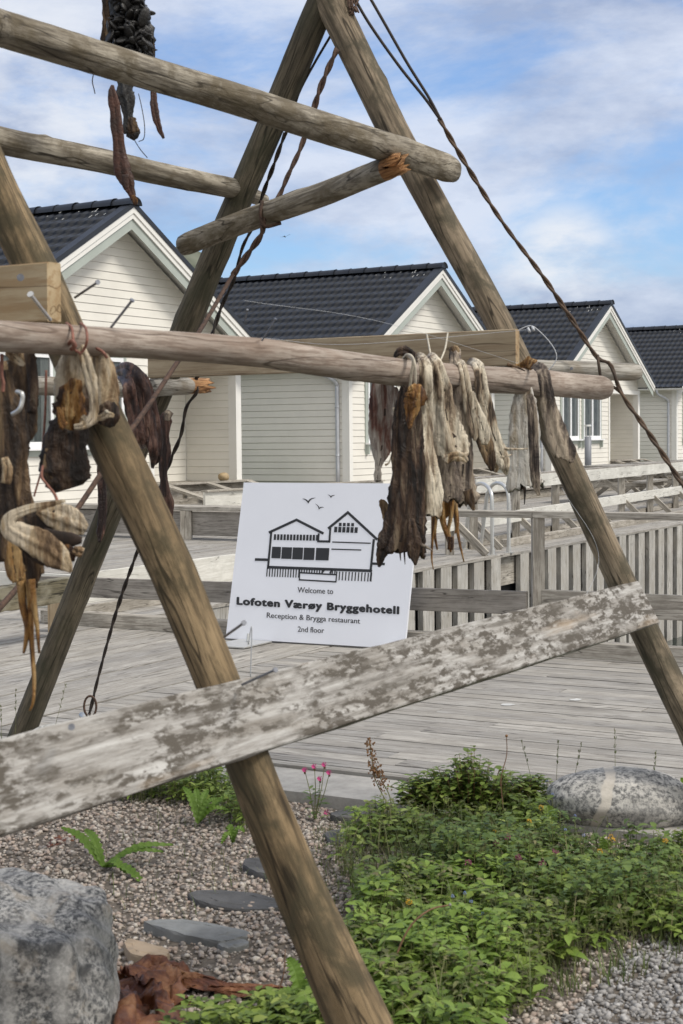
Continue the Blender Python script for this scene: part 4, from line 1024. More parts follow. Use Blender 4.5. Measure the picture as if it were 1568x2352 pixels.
for i in range(9): 
    a, c = rr.uniform(795, 815), rr.uniform(800, 830)
    b.tube(curve_pts([at(a, -30, 6.1), at(rr.uniform(795, 812), 8, 6.05+rr.uniform(0, .1)), at(c, 30+rr.uniform(-12, 8), 6.07), at(rr.uniform(800, 830), -5, 6.1)], 5), .0028, 5)
mesh_obj('string_tangle', b.v, b.f, 'rope_brown', None, None, True, b.m, label='tangle of thin brown string at the frame top', cat='string')
for i, (P, r_, lb) in enumerate((
    ([(600, 776, 3.95), (820, 790, 4.6), (1210, 757, 5.5)], .0005, 'clear nylon line running from the pink pole to the far nail'),
    ([(1190, 757, 5.5), (1228, 752, 5.5), (1278, 822, 5.5), (1210, 890, 5.5)], .0018, 'bent clear nylon line with a clip beside the new board end'),
    ([(560, 690, 4.2), (900, 745, 4.9), (1300, 870, 5.9)], .0005, 'faint clear nylon line across the dark tiled roofs'),
    ([(1190, 1510, 5.3), (1260, 1480, 5.3), (1375, 1290, 5.5), (1290, 1120, 5.5)], .0009, 'clear nylon line in front of the upright quay planks'),
    ([(570, 1480, 4.3), (578, 1440, 4.3), (575, 1560, 4.3)], .0016, 'short clear nylon line hanging below the sign'))):
    line('nylon_line', P, r_, 'nylon', lb, 'line', ns=4)
b = MB()
for x, y in ((1212, 757), (1222, 754)):
    b.tube([at(x, y-4, 5.5), at(x+4, y+5, 5.49)], .005, 6)
mesh_obj('line_clip', b.v, b.f, 'nylon', None, None, True, b.m, label='small clear plastic clip on the nylon line', cat='clip')
b = MB(); c = at(655, 543, 160)
b.poly([c+Vector((-.55, 0, -.05)), c+Vector((-.1, 0, .0)), c+Vector((0, .1, -.02)), c+Vector((-.1, .25, .05))]); b.poly([c+Vector((0, 0, -.02)), c+Vector((.45, 0, .22)), c+Vector((.5, .2, .24)), c+Vector((0, .25, .0))]); b.tube([c+Vector((-.1, -.3, 0)), c+Vector((.0, .3, -.01))], .05, 6)
mesh_obj('flying_bird', b.v, b.f, 'ink', None, None, False, b.m, label='tiny dark bird flying in the sky left of the middle roof', cat='bird')

# ------------------------------------------------------------------ dried fish
def smooth_noise(rr, n=6):
    f = rr.uniform(1, 5, (n, 2)); p = rr.uniform(0, 6.28, n); a = rr.uniform(.4, 1, n)/n
    return lambda u, v: sum(a[i]*math.sin(f[i, 0]*u+f[i, 1]*v*2+p[i]) for i in range(n))
def hide(st, Y, seed, thick=.42, groove=(), ridge=.22, hollow=0., jag=0., ns=26, sub=5, twist=0., name='body', m='fish_pale', root=None, inner=None, depth=None, **k):
    """folded skin: closed tube through stations (x, y, width_px[, dY]); grooves are folds on the camera side"""
    rr = np.random.RandomState(seed); nz = smooth_noise(rr, 7); n2 = smooth_noise(rr, 9)
    C_ = []; W_ = []
    P = [at(s[0], s[1], Y+(s[3] if len(s) > 3 else 0)) for s in st]; W0 = [s[2]*1.12*Y/FP/2 for s in st]
    cc = curve_pts(P, sub); ww = [np.interp(i/sub, range(len(W0)), W0) for i in range(len(cc))]
    V = []; F = []; Mi = []
    nn = len(cc); org = P[0]
    GS = {}
    for j, (c, w) in enumerate(zip(cc, ww)):
        t = (cc[min(j+1, nn-1)]-cc[max(j-1, 0)]).normalized(); x = t.cross(Vector((0, 1, 0))).normalized()
        if x.length < .1: x = Vector((1, 0, 0))
        if (x.dot(xp) if j else x.x) < 0: x = -x
        xp = x
        y = Vector((0, 1, 0)); y = (y-t*y.dot(t)).normalized()
        s = j/(nn-1)
        th = min(w*thick*.72*(1+.25*nz(s*3, 1)), w*.9) if depth is None else depth
        ta = twist*s
        for q in range(ns):
            a = 2*math.pi*q/ns; r = 1+ridge*1.1*n2(a*1.0+math.sin(a)*2, s*6)+ridge*.22*math.sin(a*3+seed+s*5)
            for (ga, gd, gw) in groove:
                dd = ((a-ga-.5*nz(s*5, ga)+math.pi) % (2*math.pi))-math.pi
                r -= gd*math.exp(-(dd/gw)**2)
            r = max(r, .08)
            gsum = sum(gd*math.exp(-((((a-ga-.5*nz(s*5, ga)+math.pi) % (2*math.pi))-math.pi)/gw)**2) for ga, gd, gw in groove); GS[(j, q)] = gsum
            ca, sa = math.cos(a+ta), math.sin(a+ta)
            px = w*r*ca*(1+.10*nz(s*9, q*.1)+.16*n2(s*31, 3.+.3*q)); py = th*r*sa
            off = Vector((0, 0, 0))
            if jag and j >= nn-3:
                off = t*(jag*n2(a*3, 2.+seed)*(1 if j == nn-1 else .35))*1.4
            V.append(c+x*px+y*py+off-org)
    for j in range(nn-1):
        for q in range(ns):
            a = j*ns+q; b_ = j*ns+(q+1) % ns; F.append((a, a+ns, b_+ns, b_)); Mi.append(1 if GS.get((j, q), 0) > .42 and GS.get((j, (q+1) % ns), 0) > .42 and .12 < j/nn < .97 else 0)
    F.append(tuple(range(ns))); Mi.append(0)
    e = (nn-1)*ns
    if hollow:
        # rim turns in and runs back up inside
        base = V[e:e+ns]; cen = sum(base, Vector())/ns
        t = (cc[-1]-cc[-3]).normalized(); prev = e
        for (k_, d_) in ((.86, -.004), (.72, .25), (.4, .8)):
            i0 = len(V)
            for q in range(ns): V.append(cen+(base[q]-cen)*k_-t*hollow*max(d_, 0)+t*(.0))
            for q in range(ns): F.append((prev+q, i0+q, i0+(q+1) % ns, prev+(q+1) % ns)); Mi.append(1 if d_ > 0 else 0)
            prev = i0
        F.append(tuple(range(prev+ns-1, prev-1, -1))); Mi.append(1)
    else:
        F.append(tuple(range(e+ns-1, e-1, -1))); Mi.append(0)
    return mesh_obj(name, V, F, [m, inner or 'hollow'], Matrix.Translation(org), root, True, Mi, **k)
G1 = ((R(270), .55, .32),); G2 = ((R(235), .5, .25), (R(305), .55, .28)); G3 = ((R(215), .4, .2), (R(265), .55, .25), (R(318), .45, .22))
def fish(name, x, y, Y, label, cat='dried fish', group=None): return empty(name, at(x, y, Y), 0, label=label, cat=cat, group=group)
def strand(root, P, r, m, name='fin_ray', taper=True, seed=0):
    C_ = curve_pts([at(*p) for p in P], 5); n_ = len(C_); rs = [r*(1-.75*i/(n_-1)) if taper else r for i in range(n_)]
    b = MB(); b.tube([c-C_[0] for c in C_], rs, 7)
    return mesh_obj(name, b.v, b.f, m, Matrix.Translation(C_[0]), root, True, b.m)

# right group, hanging on the pink pole
f = fish('dried_redfish', 880, 890, 4.72, 'small whole dried fish with reddish belly, leftmost on the right half of the pole')
hide([(890, 868, 24), (882, 885, 52), (884, 915, 64), (883, 955, 68), (880, 1000, 60), (875, 1035, 40), (871, 1060, 19), (868, 1075, 12), (867, 1090, 17), (868, 1104, 14)], 4.72, 1, .30, G1, .10, root=f, m='fish_red', jag=.01)
strand(f, [(904, 935, 4.70), (912, 970, 4.7), (903, 1030, 4.7)], .006, 'fish_pale', 'fin'); strand(f, [(884, 1068, 4.72), (893, 1062, 4.72), (898, 1045, 4.72)], .004, 'fish_pale', 'fin')
f = fish('dried_cod', 935, 890, 4.62, 'large dark brown split dried fish hanging in front of the sign, widest of all')
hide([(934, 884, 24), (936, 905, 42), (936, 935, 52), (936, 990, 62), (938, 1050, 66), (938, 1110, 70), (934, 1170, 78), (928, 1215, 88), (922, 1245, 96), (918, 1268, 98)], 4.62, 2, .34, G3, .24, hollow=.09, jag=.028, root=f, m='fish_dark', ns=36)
hide([(944, 884, 12), (950, 894, 34), (952, 908, 46), (948, 926, 38), (944, 945, 26), (942, 965, 16), (940, 985, 6)], 4.55, 31, .5, G2, .5, root=f, m='fish_amber', name='neck')
hide([(890, 1205, 8), (885, 1232, 22), (880, 1250, 26), (876, 1272, 22), (872, 1292, 12), (870, 1302, 5)], 4.62, 32, .5, G1, .3, root=f, m='fish_dark', name='fin')
hide([(944, 1190, 10), (948, 1225, 26), (951, 1250, 30), (952, 1272, 22), (953, 1290, 10), (954, 1298, 4)], 4.60, 33, .5, G1, .3, root=f, m='fish_dark', name='fin')
strand(f, [(962, 1248, 4.6), (978, 1256, 4.6), (992, 1263, 4.58)], .007, 'fish_grey', 'fin')
hide([(872, 1148, 6), (878, 1155, 16), (886, 1170, 20), (892, 1190, 22), (896, 1215, 16), (898, 1235, 8)], 4.66, 34, .3, (), .2, root=f, m='fish_brown', name='fin')
for x, l in ((918, 26), (928, 34), (936, 18)): strand(f, [(x, 1262, 4.62), (x+1, 1262+l*.6, 4.62), (x+2, 1262+l, 4.62)], .0035, 'fish_brown')
f = fish('dried_cod', 962, 826, 4.66, 'long narrow pale dried fish draped over the pole beside the dark brown one')
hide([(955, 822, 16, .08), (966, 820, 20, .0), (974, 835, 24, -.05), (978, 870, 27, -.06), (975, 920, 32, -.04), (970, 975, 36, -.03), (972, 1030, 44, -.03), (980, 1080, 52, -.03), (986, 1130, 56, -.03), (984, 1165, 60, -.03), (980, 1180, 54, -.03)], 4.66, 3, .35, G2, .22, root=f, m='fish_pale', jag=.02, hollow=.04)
f = fish('dried_cod', 995, 822, 4.75, 'long pale dried fish with a flared lower edge, right of the narrow pale one')
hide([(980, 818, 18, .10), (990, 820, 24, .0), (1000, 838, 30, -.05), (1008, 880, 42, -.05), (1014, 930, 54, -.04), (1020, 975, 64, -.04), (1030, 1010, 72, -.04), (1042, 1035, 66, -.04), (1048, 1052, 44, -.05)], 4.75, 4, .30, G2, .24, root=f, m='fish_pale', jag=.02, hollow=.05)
hide([(1002, 1000, 50), (1008, 1040, 56), (1018, 1090, 60), (1022, 1130, 66), (1024, 1150, 60)], 4.74, 41, .32, G2, .3, root=f, m='fish_grey', name='body', jag=.02, hollow=.05)
hide([(1024, 1062, 10), (1034, 1050, 17), (1048, 1047, 20), (1062, 1050, 18), (1073, 1060, 8)], 4.66, 43, .7, G1, .3, root=f, m='fish_cream', name='collar')
f = fish('dried_cod', 1050, 884, 4.95, 'grey-brown dried fish hanging farther back, partly behind the pale flared one')
hide([(1046, 800, 22, .06), (1046, 850, 26), (1048, 890, 32), (1052, 950, 46), (1054, 1010, 52), (1054, 1065, 56), (1052, 1110, 66), (1056, 1140, 74), (1060, 1158, 72)], 4.95, 5, .34, G2, .22, root=f, m='fish_grey', hollow=.05, jag=.03)
hide([(1072, 1125, 22), (1078, 1145, 20), (1084, 1160, 12), (1088, 1172, 5)], 4.94, 51, .5, (), .2, root=f, m='fish_brown', name='fin')
f = fish('fish_tails', 1010, 1150, 4.78, 'amber strips of dried fin hanging below the pale fish', 'dried fish')
for i, (P, r_) in enumerate((([(998, 1140, 4.78), (1000, 1180, 4.78), (998, 1225, 4.78), (1004, 1262, 4.78)], .011), ([(994, 1170, 4.77), (993, 1230, 4.77), (991, 1280, 4.77), (995, 1308, 4.77)], .006), ([(1010, 1150, 4.78), (1018, 1200, 4.78), (1030, 1240, 4.78), (1035, 1268, 4.78)], .013), ([(1036, 1140, 4.78), (1036, 1180, 4.78), (1030, 1215, 4.78), (1036, 1240, 4.78)], .010), ([(1046, 1155, 4.8), (1046, 1190, 4.8), (1054, 1240, 4.8), (1065, 1290, 4.8)], .009), ([(1042, 1150, 4.79), (1050, 1200, 4.79), (1044, 1225, 4.79)], .010))):
    strand(f, P, r_, 'fish_amber', 'tail_strip')
hide([(1010, 1145, 36), (1012, 1160, 44), (1014, 1178, 30), (1012, 1192, 14)], 4.79, 55, .5, G2, .5, root=f, m='fish_amber', name='neck')
strand(f, [(1034, 1232, 4.76), (1035, 1245, 4.76), (1034, 1262, 4.76)], .010, 'fish_amber', 'tail_tip', False)
f = fish('dried_fish', 1060, 835, 4.98, 'slim forked pale dried fish draped over the pole, left of a similar one')
hide([(1044, 828, 12, .08), (1056, 832, 16, -.02), (1064, 850, 18, -.05), (1070, 890, 20, -.05), (1078, 935, 24, -.04), (1086, 975, 22, -.04), (1090, 1000, 14, -.04), (1091, 1010, 6, -.04)], 4.98, 6, .42, G1, .2, root=f, m='fish_pale', jag=.01)
hide([(1080, 900, 14, -.04), (1092, 940, 22, -.04), (1106, 975, 26, -.04), (1112, 1005, 22, -.04), (1112, 1020, 12, -.04)], 4.98, 61, .4, G1, .2, root=f, m='fish_pale', jag=.01)
hide([(1092, 950, 18, .0), (1102, 985, 30, .0), (1116, 1030, 32, .0), (1126, 1060, 22, .0), (1130, 1080, 8)], 5.0, 62, .35, G1, .3, root=f, m='fish_brown', jag=.01)
f = fish('dried_fish', 1092, 835, 5.08, 'slim forked pale dried fish ending in an amber tip, right of a similar one')
hide([(1076, 828, 14, .08), (1090, 832, 20, -.01), (1100, 850, 24, -.05), (1106, 895, 27, -.05), (1116, 940, 30, -.04), (1126, 985, 32, -.04), (1142, 1030, 34, -.04), (1156, 1060, 28, -.04), (1161, 1078, 16, -.04), (1163, 1090, 6)], 5.08, 7, .36, ((R(285), .6, .35),), .2, root=f, m='fish_pale', jag=.01)
hide([(1118, 985, 22), (1124, 1020, 26), (1132, 1050, 24), (1138, 1075, 14), (1139, 1085, 6)], 5.06, 71, .4, G1, .2, root=f, m='fish_cream', name='flap')
strand(f, [(1158, 1030, 5.04), (1172, 1031, 5.04), (1195, 1031, 5.04), (1212, 1030, 5.04)], .006, 'fish_pale', 'fin'); strand(f, [(1150, 1050, 5.04), (1168, 1046, 5.04), (1176, 1043, 5.04)], .006, 'fish_pale', 'fin')
f = fish('dried_cod', 1205, 895, 5.42, 'broad whitish split dried fish hanging right in front of the tan post')
hide([(1206, 888, 26), (1203, 920, 48), (1203, 960, 60), (1204, 1000, 64), (1205, 1040, 64), (1204, 1075, 66), (1203, 1100, 70), (1206, 1118, 78)], 5.42, 8, .26, ((R(300), .45, .2), (R(240), .25, .4)), .14, root=f, m='fish_white', hollow=.05, jag=.028, ns=34)
hide([(1216, 905, 12, -.05), (1222, 950, 20, -.06), (1224, 1000, 21, -.06), (1226, 1050, 20, -.06), (1228, 1090, 20, -.06), (1232, 1120, 14, -.06), (1238, 1138, 5, -.06)], 5.42, 81, .4, G1, .2, root=f, m='fish_grey', name='flank')
strand(f, [(1204, 1118, 5.42), (1205, 1135, 5.42), (1204, 1158, 5.42)], .006, 'fish_dark')
f = fish('dried_cod', 1240, 845, 5.36, 'brownish dried fish draped over the pole, rightmost of all')
hide([(1215, 838, 16, .12), (1232, 840, 20, .0), (1246, 852, 24, -.05), (1254, 890, 26, -.06), (1260, 930, 32, -.05), (1272, 975, 40, -.05), (1286, 1015, 46, -.05), (1296, 1040, 46, -.05), (1292, 1054, 40, -.05)], 5.36, 9, .32, ((R(250), .5, .3), (R(310), .4, .25)), .2, root=f, m='fish_grey', hollow=.04, jag=.02)
hide([(1176, 842, 6, .1), (1196, 842, 18, .1), (1214, 836, 26, .05), (1228, 838, 20, .0)], 5.40, 91, .5, G1, .5, root=f, m='fish_amber', name='tail')
strand(f, [(1164, 836, 5.35), (1185, 842, 5.35), (1206, 852, 5.35)], .007, 'fish_brown', 'fin')
# ties on the pole
for i, (P, r_, m_, lb) in enumerate((
    ([(932, 826, 4.72), (938, 818, 4.65), (948, 830, 4.58), (944, 860, 4.58), (940, 900, 4.6)], .0042, 'string_white', 'white string holding the dark brown fish to the pole'),
    ([(925, 824, 4.72), (936, 814, 4.64), (950, 826, 4.57), (954, 865, 4.57), (952, 900, 4.58)], .0042, 'string_white', 'second white string holding the dark brown fish, right of the first'),
    ([(980, 768, 5.2), (986, 800, 5.0), (990, 822, 4.9)], .0030, 'string_white', 'pale string end leaning left above the pole'),
    ([(1028, 765, 5.2), (1022, 800, 5.0), (1012, 826, 4.9)], .0030, 'string_white', 'pale knotted string leaning right above the pole'))):
    line('string_tie', P, r_, m_, lb, 'string')
hide([(905, 820, 6), (915, 808, 16), (930, 806, 20), (945, 812, 14), (952, 826, 6)], 4.80, 95, .6, G1, .5, m='fish_dark', name='fish_fin', label='dark curled fin sticking up above the pole over the brown fish', cat='dried fish')
hide([(1036, 826, 8), (1038, 806, 12), (1046, 800, 12), (1050, 815, 10), (1050, 830, 8)], 5.0, 96, .6, G1, .5, m='fish_brown', name='fish_fin', label='short brown tail stub sticking up above the pole', cat='dried fish')

# left group
f = fish('cod_head', 185, 790, 3.30, 'pale dried cod head with open jaw tied by red string', 'dried fish head')
hide([(186, 785, 22), (176, 805, 52), (168, 840, 66), (158, 880, 60), (150, 920, 44), (146, 950, 26)], 3.32, 101, .5, ((R(300), .5, .3),), .2, root=f, m='fish_cream', name='cheek')
hide([(182, 795, 20), (196, 830, 26), (208, 870, 24), (215, 910, 20), (216, 945, 18), (206, 968, 20), (188, 978, 16), (170, 980, 10)], 3.26, 102, .7, G1, .25, root=f, m='fish_cream', name='jaw')
hide([(188, 845, 30), (190, 880, 64), (188, 920, 66), (192, 955, 40)], 3.36, 103, .3, (), .3, root=f, m='fish_dark', name='mouth')
hide([(176, 870, 20), (166, 905, 50), (160, 940, 66), (156, 965, 54), (150, 984, 26)], 3.28, 104, .5, G3, .6, root=f, m='fish_amber', name='gill')
hide([(186, 958, 16), (200, 968, 22), (214, 965, 18), (226, 955, 8)], 3.27, 105, .6, G2, .5, root=f, m='fish_cream', name='lip')
hide([(150, 980, 18), (142, 972, 18), (138, 955, 14), (134, 935, 6)], 3.26, 106, .5, G1, .5, root=f, m='fish_amber', name='lip')
f = fish('cod_head', 238, 830, 3.36, 'tan dried cod head against the near post, right of the open jaw', 'dried fish head')
hide([(226, 800, 14), (232, 822, 34), (240, 850, 46), (244, 890, 52), (246, 925, 48), (244, 955, 44), (240, 975, 34)], 3.36, 111, .4, ((R(290), .3, .4),), .16, root=f, m='fish_cream', name='body', hollow=.03, jag=.015)
hide([(238, 925, 20), (246, 940, 42), (246, 960, 46), (240, 978, 26)], 3.31, 112, .4, G3, .5, root=f, m='fish_dark', name='mouth')
hide([(218, 962, 8), (232, 958, 14), (246, 952, 14), (262, 955, 8)], 3.27, 113, .6, G1, .5, root=f, m='fish_cream', name='lip')
rr = random.Random(9); b = MB(); b.tube([at(243, 944, 3.27), at(246, 946, 3.25)], .004, 8); b.obj('eye', 'string_white', None, f, True)
f = fish('cod_head', 158, 980, 3.36, 'dark leathery rounded dried head hanging low beside the near post', 'dried fish head')
hide([(172, 955, 60), (160, 985, 84), (150, 1015, 88), (148, 1045, 96), (152, 1080, 104), (156, 1108, 92), (160, 1122, 56)], 3.36, 121, .5, ((R(265), .45, .22), (R(310), .2, .4)), .16, root=f, m='fish_dark', name='skull')
hide([(150, 850, 12, .04), (146, 890, 24, .04), (144, 925, 26, .04), (146, 960, 18, .04)], 3.38, 122, .5, G1, .2, root=f, m='fish_dark', name='collar')
hide([(112, 1030, 14), (108, 1070, 18), (116, 1100, 22), (124, 1118, 10)], 3.35, 123, .5, G1, .2, root=f, m='fish_brown', name='fin')
f = fish('cod_head', 100, 1180, 3.22, 'pale dried head with wide yellowish jaw folded sideways, lowest on the left', 'dried fish head')
hide([(150, 1150, 6), (112, 1158, 13), (62, 1170, 19), (24, 1188, 26), (20, 1212, 36), (48, 1228, 48), (92, 1250, 62), (130, 1276, 52), (152, 1298, 28), (164, 1314, 6)], 3.04, 131, .35, ((R(250), .4, .3), (R(300), .4, .3)), .2, root=f, m='fish_cream', name='jaw', ns=32)
hide([(84, 1172, 14), (116, 1182, 46), (150, 1194, 64), (178, 1206, 52), (198, 1216, 20)], 3.12, 132, .3, G2, .2, root=f, m='fish_cream', name='skull')
hide([(40, 1200, 20), (70, 1196, 44), (110, 1200, 60), (150, 1205, 40)], 3.13, 137, .25, (), .35, root=f, m='fish_brown', name='cheek')
hide([(100, 1218, 12), (130, 1232, 26), (165, 1238, 28), (188, 1240, 14)], 3.08, 133, .5, (), .2, root=f, m='hollow', name='mouth')
hide([(40, 1245, 12), (80, 1275, 24), (120, 1290, 26), (150, 1305, 14)], 3.06, 134, .5, G1, .2, root=f, m='fish_brown', name='throat')
hide([(168, 1262, 14), (180, 1266, 24), (190, 1270, 20)], 3.06, 135, .8, G1, .2, root=f, m='fish_cream', name='bone')
hide([(150, 1250, 20), (158, 1270, 28), (160, 1290, 18)], 3.08, 136, .6, G2, .5, root=f, m='fish_amber', name='gill')
f = fish('dried_cod', 52, 815, 3.26, 'dark brown dried fish hanging upright near the left edge below the pole')
hide([(36, 806, 40), (48, 815, 60), (54, 850, 56), (58, 900, 50), (62, 950, 44), (66, 985, 34), (62, 1002, 24)], 3.26, 141, .4, G2, .2, root=f, m='fish_brown', jag=.015)
hide([(66, 810, 20, -.04), (74, 850, 22, -.04), (76, 900, 20, -.04), (72, 950, 18, -.04)], 3.26, 142, .5, G1, .2, root=f, m='fish_dark', name='flank')
hide([(14, 808, 10, -.05), (30, 820, 18, -.05), (46, 832, 14, -.05), (56, 838, 6, -.05)], 3.2, 143, .6, G1, .2, root=f, m='fish_cream', name='fin')
f = fish('dried_cod', 24, 900, 3.12, 'long tan split dried fish at the left edge ending in amber strips')
hide([(6, 850, 26), (12, 900, 44), (22, 950, 62), (26, 1010, 66), (28, 1070, 60), (34, 1130, 66), (44, 1200, 84), (56, 1270, 86), (62, 1310, 64), (60, 1335, 50)], 3.14, 151, .32, G3, .24, root=f, m='fish_brown', ns=36, jag=.03, hollow=.03)
hide([(28, 1240, 20, -.05), (30, 1275, 34, -.05), (36, 1310, 40, -.05), (44, 1335, 28, -.05)], 3.14, 152, .4, G1, .3, root=f, m='fish_amber', name='flank')
hide([(10, 1050, 14, -.06), (18, 1080, 22, -.06), (12, 1110, 20, -.06)], 3.14, 153, .6, G1, .3, root=f, m='fish_cream', name='rib')
hide([(86, 1280, 12), (92, 1300, 16), (98, 1318, 8)], 3.14, 154, .5, (), .2, root=f, m='fish_brown', name='fin')
for P, r_ in (([(48, 1330, 3.14), (52, 1390, 3.14), (62, 1440, 3.14), (58, 1480, 3.14), (54, 1500, 3.14)], .010), ([(66, 1330, 3.14), (70, 1400, 3.14), (72, 1470, 3.14), (78, 1560, 3.13), (76, 1610, 3.12), (68, 1632, 3.12)], .008), ([(70, 1330, 3.13), (76, 1380, 3.13), (84, 1430, 3.13), (90, 1500, 3.13)], .010)): strand(f, P, r_, 'fish_amber', 'tail_strip')
f = fish('dried_cod', 10, 1120, 3.30, 'dark dried fish cut by the left edge behind the tan one')
hide([(0, 1080, 60), (-4, 1140, 64), (4, 1200, 60), (2, 1260, 52), (2, 1290, 30)], 3.30, 161, .4, G2, .2, root=f, m='fish_dark')
hide([(-6, 830, 40), (0, 900, 50), (6, 960, 44), (30, 1010, 40), (60, 1040, 28)], 3.28, 162, .4, G2, .2, root=f, m='fish_brown', name='flank')
f = fish('dried_squid', 300, 850, 5.55, 'dark red-brown dried strips draped over the rear pole behind the near post', 'dried squid')
for i, (P, Yo) in enumerate((([(268, 850, 20, .1), (290, 846, 30, -.02), (312, 868, 36, -.06), (326, 905, 38, -.06), (332, 950, 34, -.06), (345, 1000, 30, -.06), (352, 1040, 20, -.06), (350, 1075, 6)], 0), ([(276, 862, 20, .1), (294, 880, 26, -.05), (300, 920, 28, -.05), (312, 965, 32, -.05), (322, 1010, 24, -.05), (328, 1030, 8)], -.03), ([(300, 850, 20, .08), (326, 872, 28, -.02), (340, 905, 26, -.02), (352, 960, 26, -.02), (362, 1010, 22, -.02), (362, 1050, 12, -.02), (356, 1066, 5)], .04))):
    hide(P, 5.55+Yo, 171+i, .5, G1, .26, root=f, m='squid', name='strip')
f = fish('dried_squid', 378, 960, 6.3, 'dark dried strip with amber spots hanging beside the black twisted rope', 'dried squid')
hide([(384, 948, 16), (380, 965, 26), (374, 1000, 24), (378, 1040, 26), (374, 1080, 16), (376, 1110, 16), (382, 1150, 26), (384, 1190, 24), (380, 1220, 10), (380, 1235, 4)], 6.3, 181, .5, G1, .4, root=f, m='squid')
hide([(378, 944, 8), (384, 952, 20), (382, 966, 12)], 6.26, 182, .7, (), .4, root=f, m='fish_grey', name='stub')
f = fish('dried_squid', 234, 1080, 5.4, 'narrow dark dried strip hanging in front of the dark post', 'dried squid')
hide([(230, 1040, 10), (232, 1080, 16), (234, 1120, 18), (236, 1160, 18), (234, 1200, 18), (230, 1225, 16), (228, 1245, 5)], 5.4, 191, .5, G1, .3, root=f, m='squid')
# ties of the left group
for i, (P, r_, m_, lb) in enumerate((
    ([(152, 742, 3.32), (164, 752, 3.22), (168, 778, 3.19), (170, 800, 3.2), (185, 812, 3.2)], .0030, 'string_red', 'red string loop over the pole, left one above the open jaw'),
    ([(184, 742, 3.32), (196, 752, 3.22), (200, 778, 3.19), (194, 800, 3.2), (182, 815, 3.2)], .0028, 'string_red', 'red string loop over the pole, right one above the open jaw'),
    ([(158, 790, 3.22), (166, 783, 3.18), (172, 795, 3.18), (164, 802, 3.2)], .0045, 'string_red', 'red string knot on the pole above the open jaw'),
    ([(222, 800, 3.3), (236, 808, 3.25), (246, 822, 3.25)], .0032, 'string_red', 'short red string above the tan dried head'),
    ([(106, 850, 3.4), (104, 940, 3.4), (98, 1030, 3.38), (94, 1080, 3.36)], .0028, 'string_red', 'thin brown-red string hanging straight beside the window'),
    ([(98, 1070, 3.30), (96, 1095, 3.26), (110, 1115, 3.24), (128, 1140, 3.22), (132, 1170, 3.2), (130, 1240, 3.18)], .0032, 'string_red', 'thick red string holding the lowest pale head'),
    ([(94, 1085, 3.3), (86, 1112, 3.3), (78, 1140, 3.3)], .0022, 'string_red', 'thin red string end slanting left above the lowest head'),
    ([(4, 812, 3.1), (4, 860, 3.1), (8, 880, 3.1), (6, 900, 3.1)], .0038, 'string_red', 'red string with a knot at the left edge')) ):
    line('string_tie', P, r_, m_, lb, 'string')
b = MB(); b.tube(curve_pts([at(38, 899, 3.08), at(50, 903, 3.07), (at(51, 920, 3.07)), at(44, 940, 3.07), at(28, 951, 3.08)], 6), [.0045]*25, 8)
mesh_obj('hook', b.v, b.f, 'steel', None, None, True, b.m, label='bent shiny metal hook between the fish at the left edge', cat='hook')

# black shells and kelp hanging above and below the top pole
f = fish('mussel_cluster', 290, 60, 5.1, 'black mussel and kelp bunch hanging behind the top pole', 'mussel cluster')
rr = np.random.RandomState(8); V = []; F = []
import bmesh
bm = bmesh.new(); bmesh.ops.create_icosphere(bm, subdivisions=2, radius=1); bm.verts.ensure_lookup_table()
S0 = np.array([v.co[:] for v in bm.verts]); FS = np.array([[v.index for v in q.verts] for q in bm.faces]); bm.free()
def ellipsoids(cs, rads, rots=None):
    VV = []; FF = []; n0 = 0
    for i, (c, r_) in enumerate(zip(cs, rads)):
        q = Matrix.Rotation(rr.uniform(0, 6.28), 3, 'Z') @ Matrix.Rotation(rr.uniform(0, 3.1), 3, 'X') @ Matrix.Rotation(rr.uniform(0, 6.28), 3, 'Y')
        A = (S0*np.array(r_)) @ np.array(q).T+np.array(c); VV.append(A); FF.append(FS+n0); n0 += len(S0)
    return np.vstack(VV), np.vstack(FF)
cs = []; rd = []
for i in range(420):
    y = rr.uniform(-70, 128); tq = (y+70)/198; hw = 34+22*tq; x = 288+8*tq+rr.uniform(-1, 1)*hw*(.75+.25*rr.rand())
    p = at(x, y, 5.12+rr.uniform(-.06, .06)); cs.append(p[:]); s_ = rr.uniform(.006, .020); rd.append((s_, s_*.4, s_*1.7))
V, F = ellipsoids(cs, rd); V = V-np.array(at(290, 60, 5.12)[:])
mesh_obj('shell_bunch', V, F, 'mussel', Matrix.Translation(at(290, 60, 5.12)), f, True)
hide([(282, -80, 50), (286, -20, 66), (290, 40, 80), (296, 90, 96), (300, 125, 90), (304, 140, 50)], 5.14, 200, .5, G3, .5, root=f, m='mussel', name='kelp_core')
hide([(240, -40, 12), (242, 20, 14), (244, 55, 16), (240, 90, 16), (236, 125, 8)], 5.1, 201, .5, G1, .4, root=f, m='fish_brown', name='kelp_strip')
hide([(275, 178, 14), (284, 195, 30), (286, 215, 36), (292, 235, 30), (294, 262, 20), (298, 290, 26), (304, 305, 32), (298, 318, 16)], 5.1, 202, .6, G2, .5, root=f, m='mussel', name='shell_stalk')
hide([(302, 270, 14), (304, 290, 24), (308, 305, 22)], 5.06, 203, .6, G2, .4, root=f, m='fish_brown', name='shell_stalk')
f = fish('kelp_strip', 262, 200, 5.0, 'long dark reddish dried kelp strip hanging down to the gable tip', 'kelp')
hide([(258, 195, 6), (258, 215, 18), (264, 245, 22), (270, 300, 24), (274, 350, 24), (280, 385, 34), (290, 415, 30), (300, 440, 16), (308, 462, 9), (310, 470, 5)], 5.0, 211, .4, G1, .35, root=f, m='kelp_dark', name='blade', jag=.02)
hide([(288, 400, 14), (290, 425, 12), (292, 442, 4)], 4.99, 212, .4, (), .3, root=f, m='kelp_dark', name='blade')
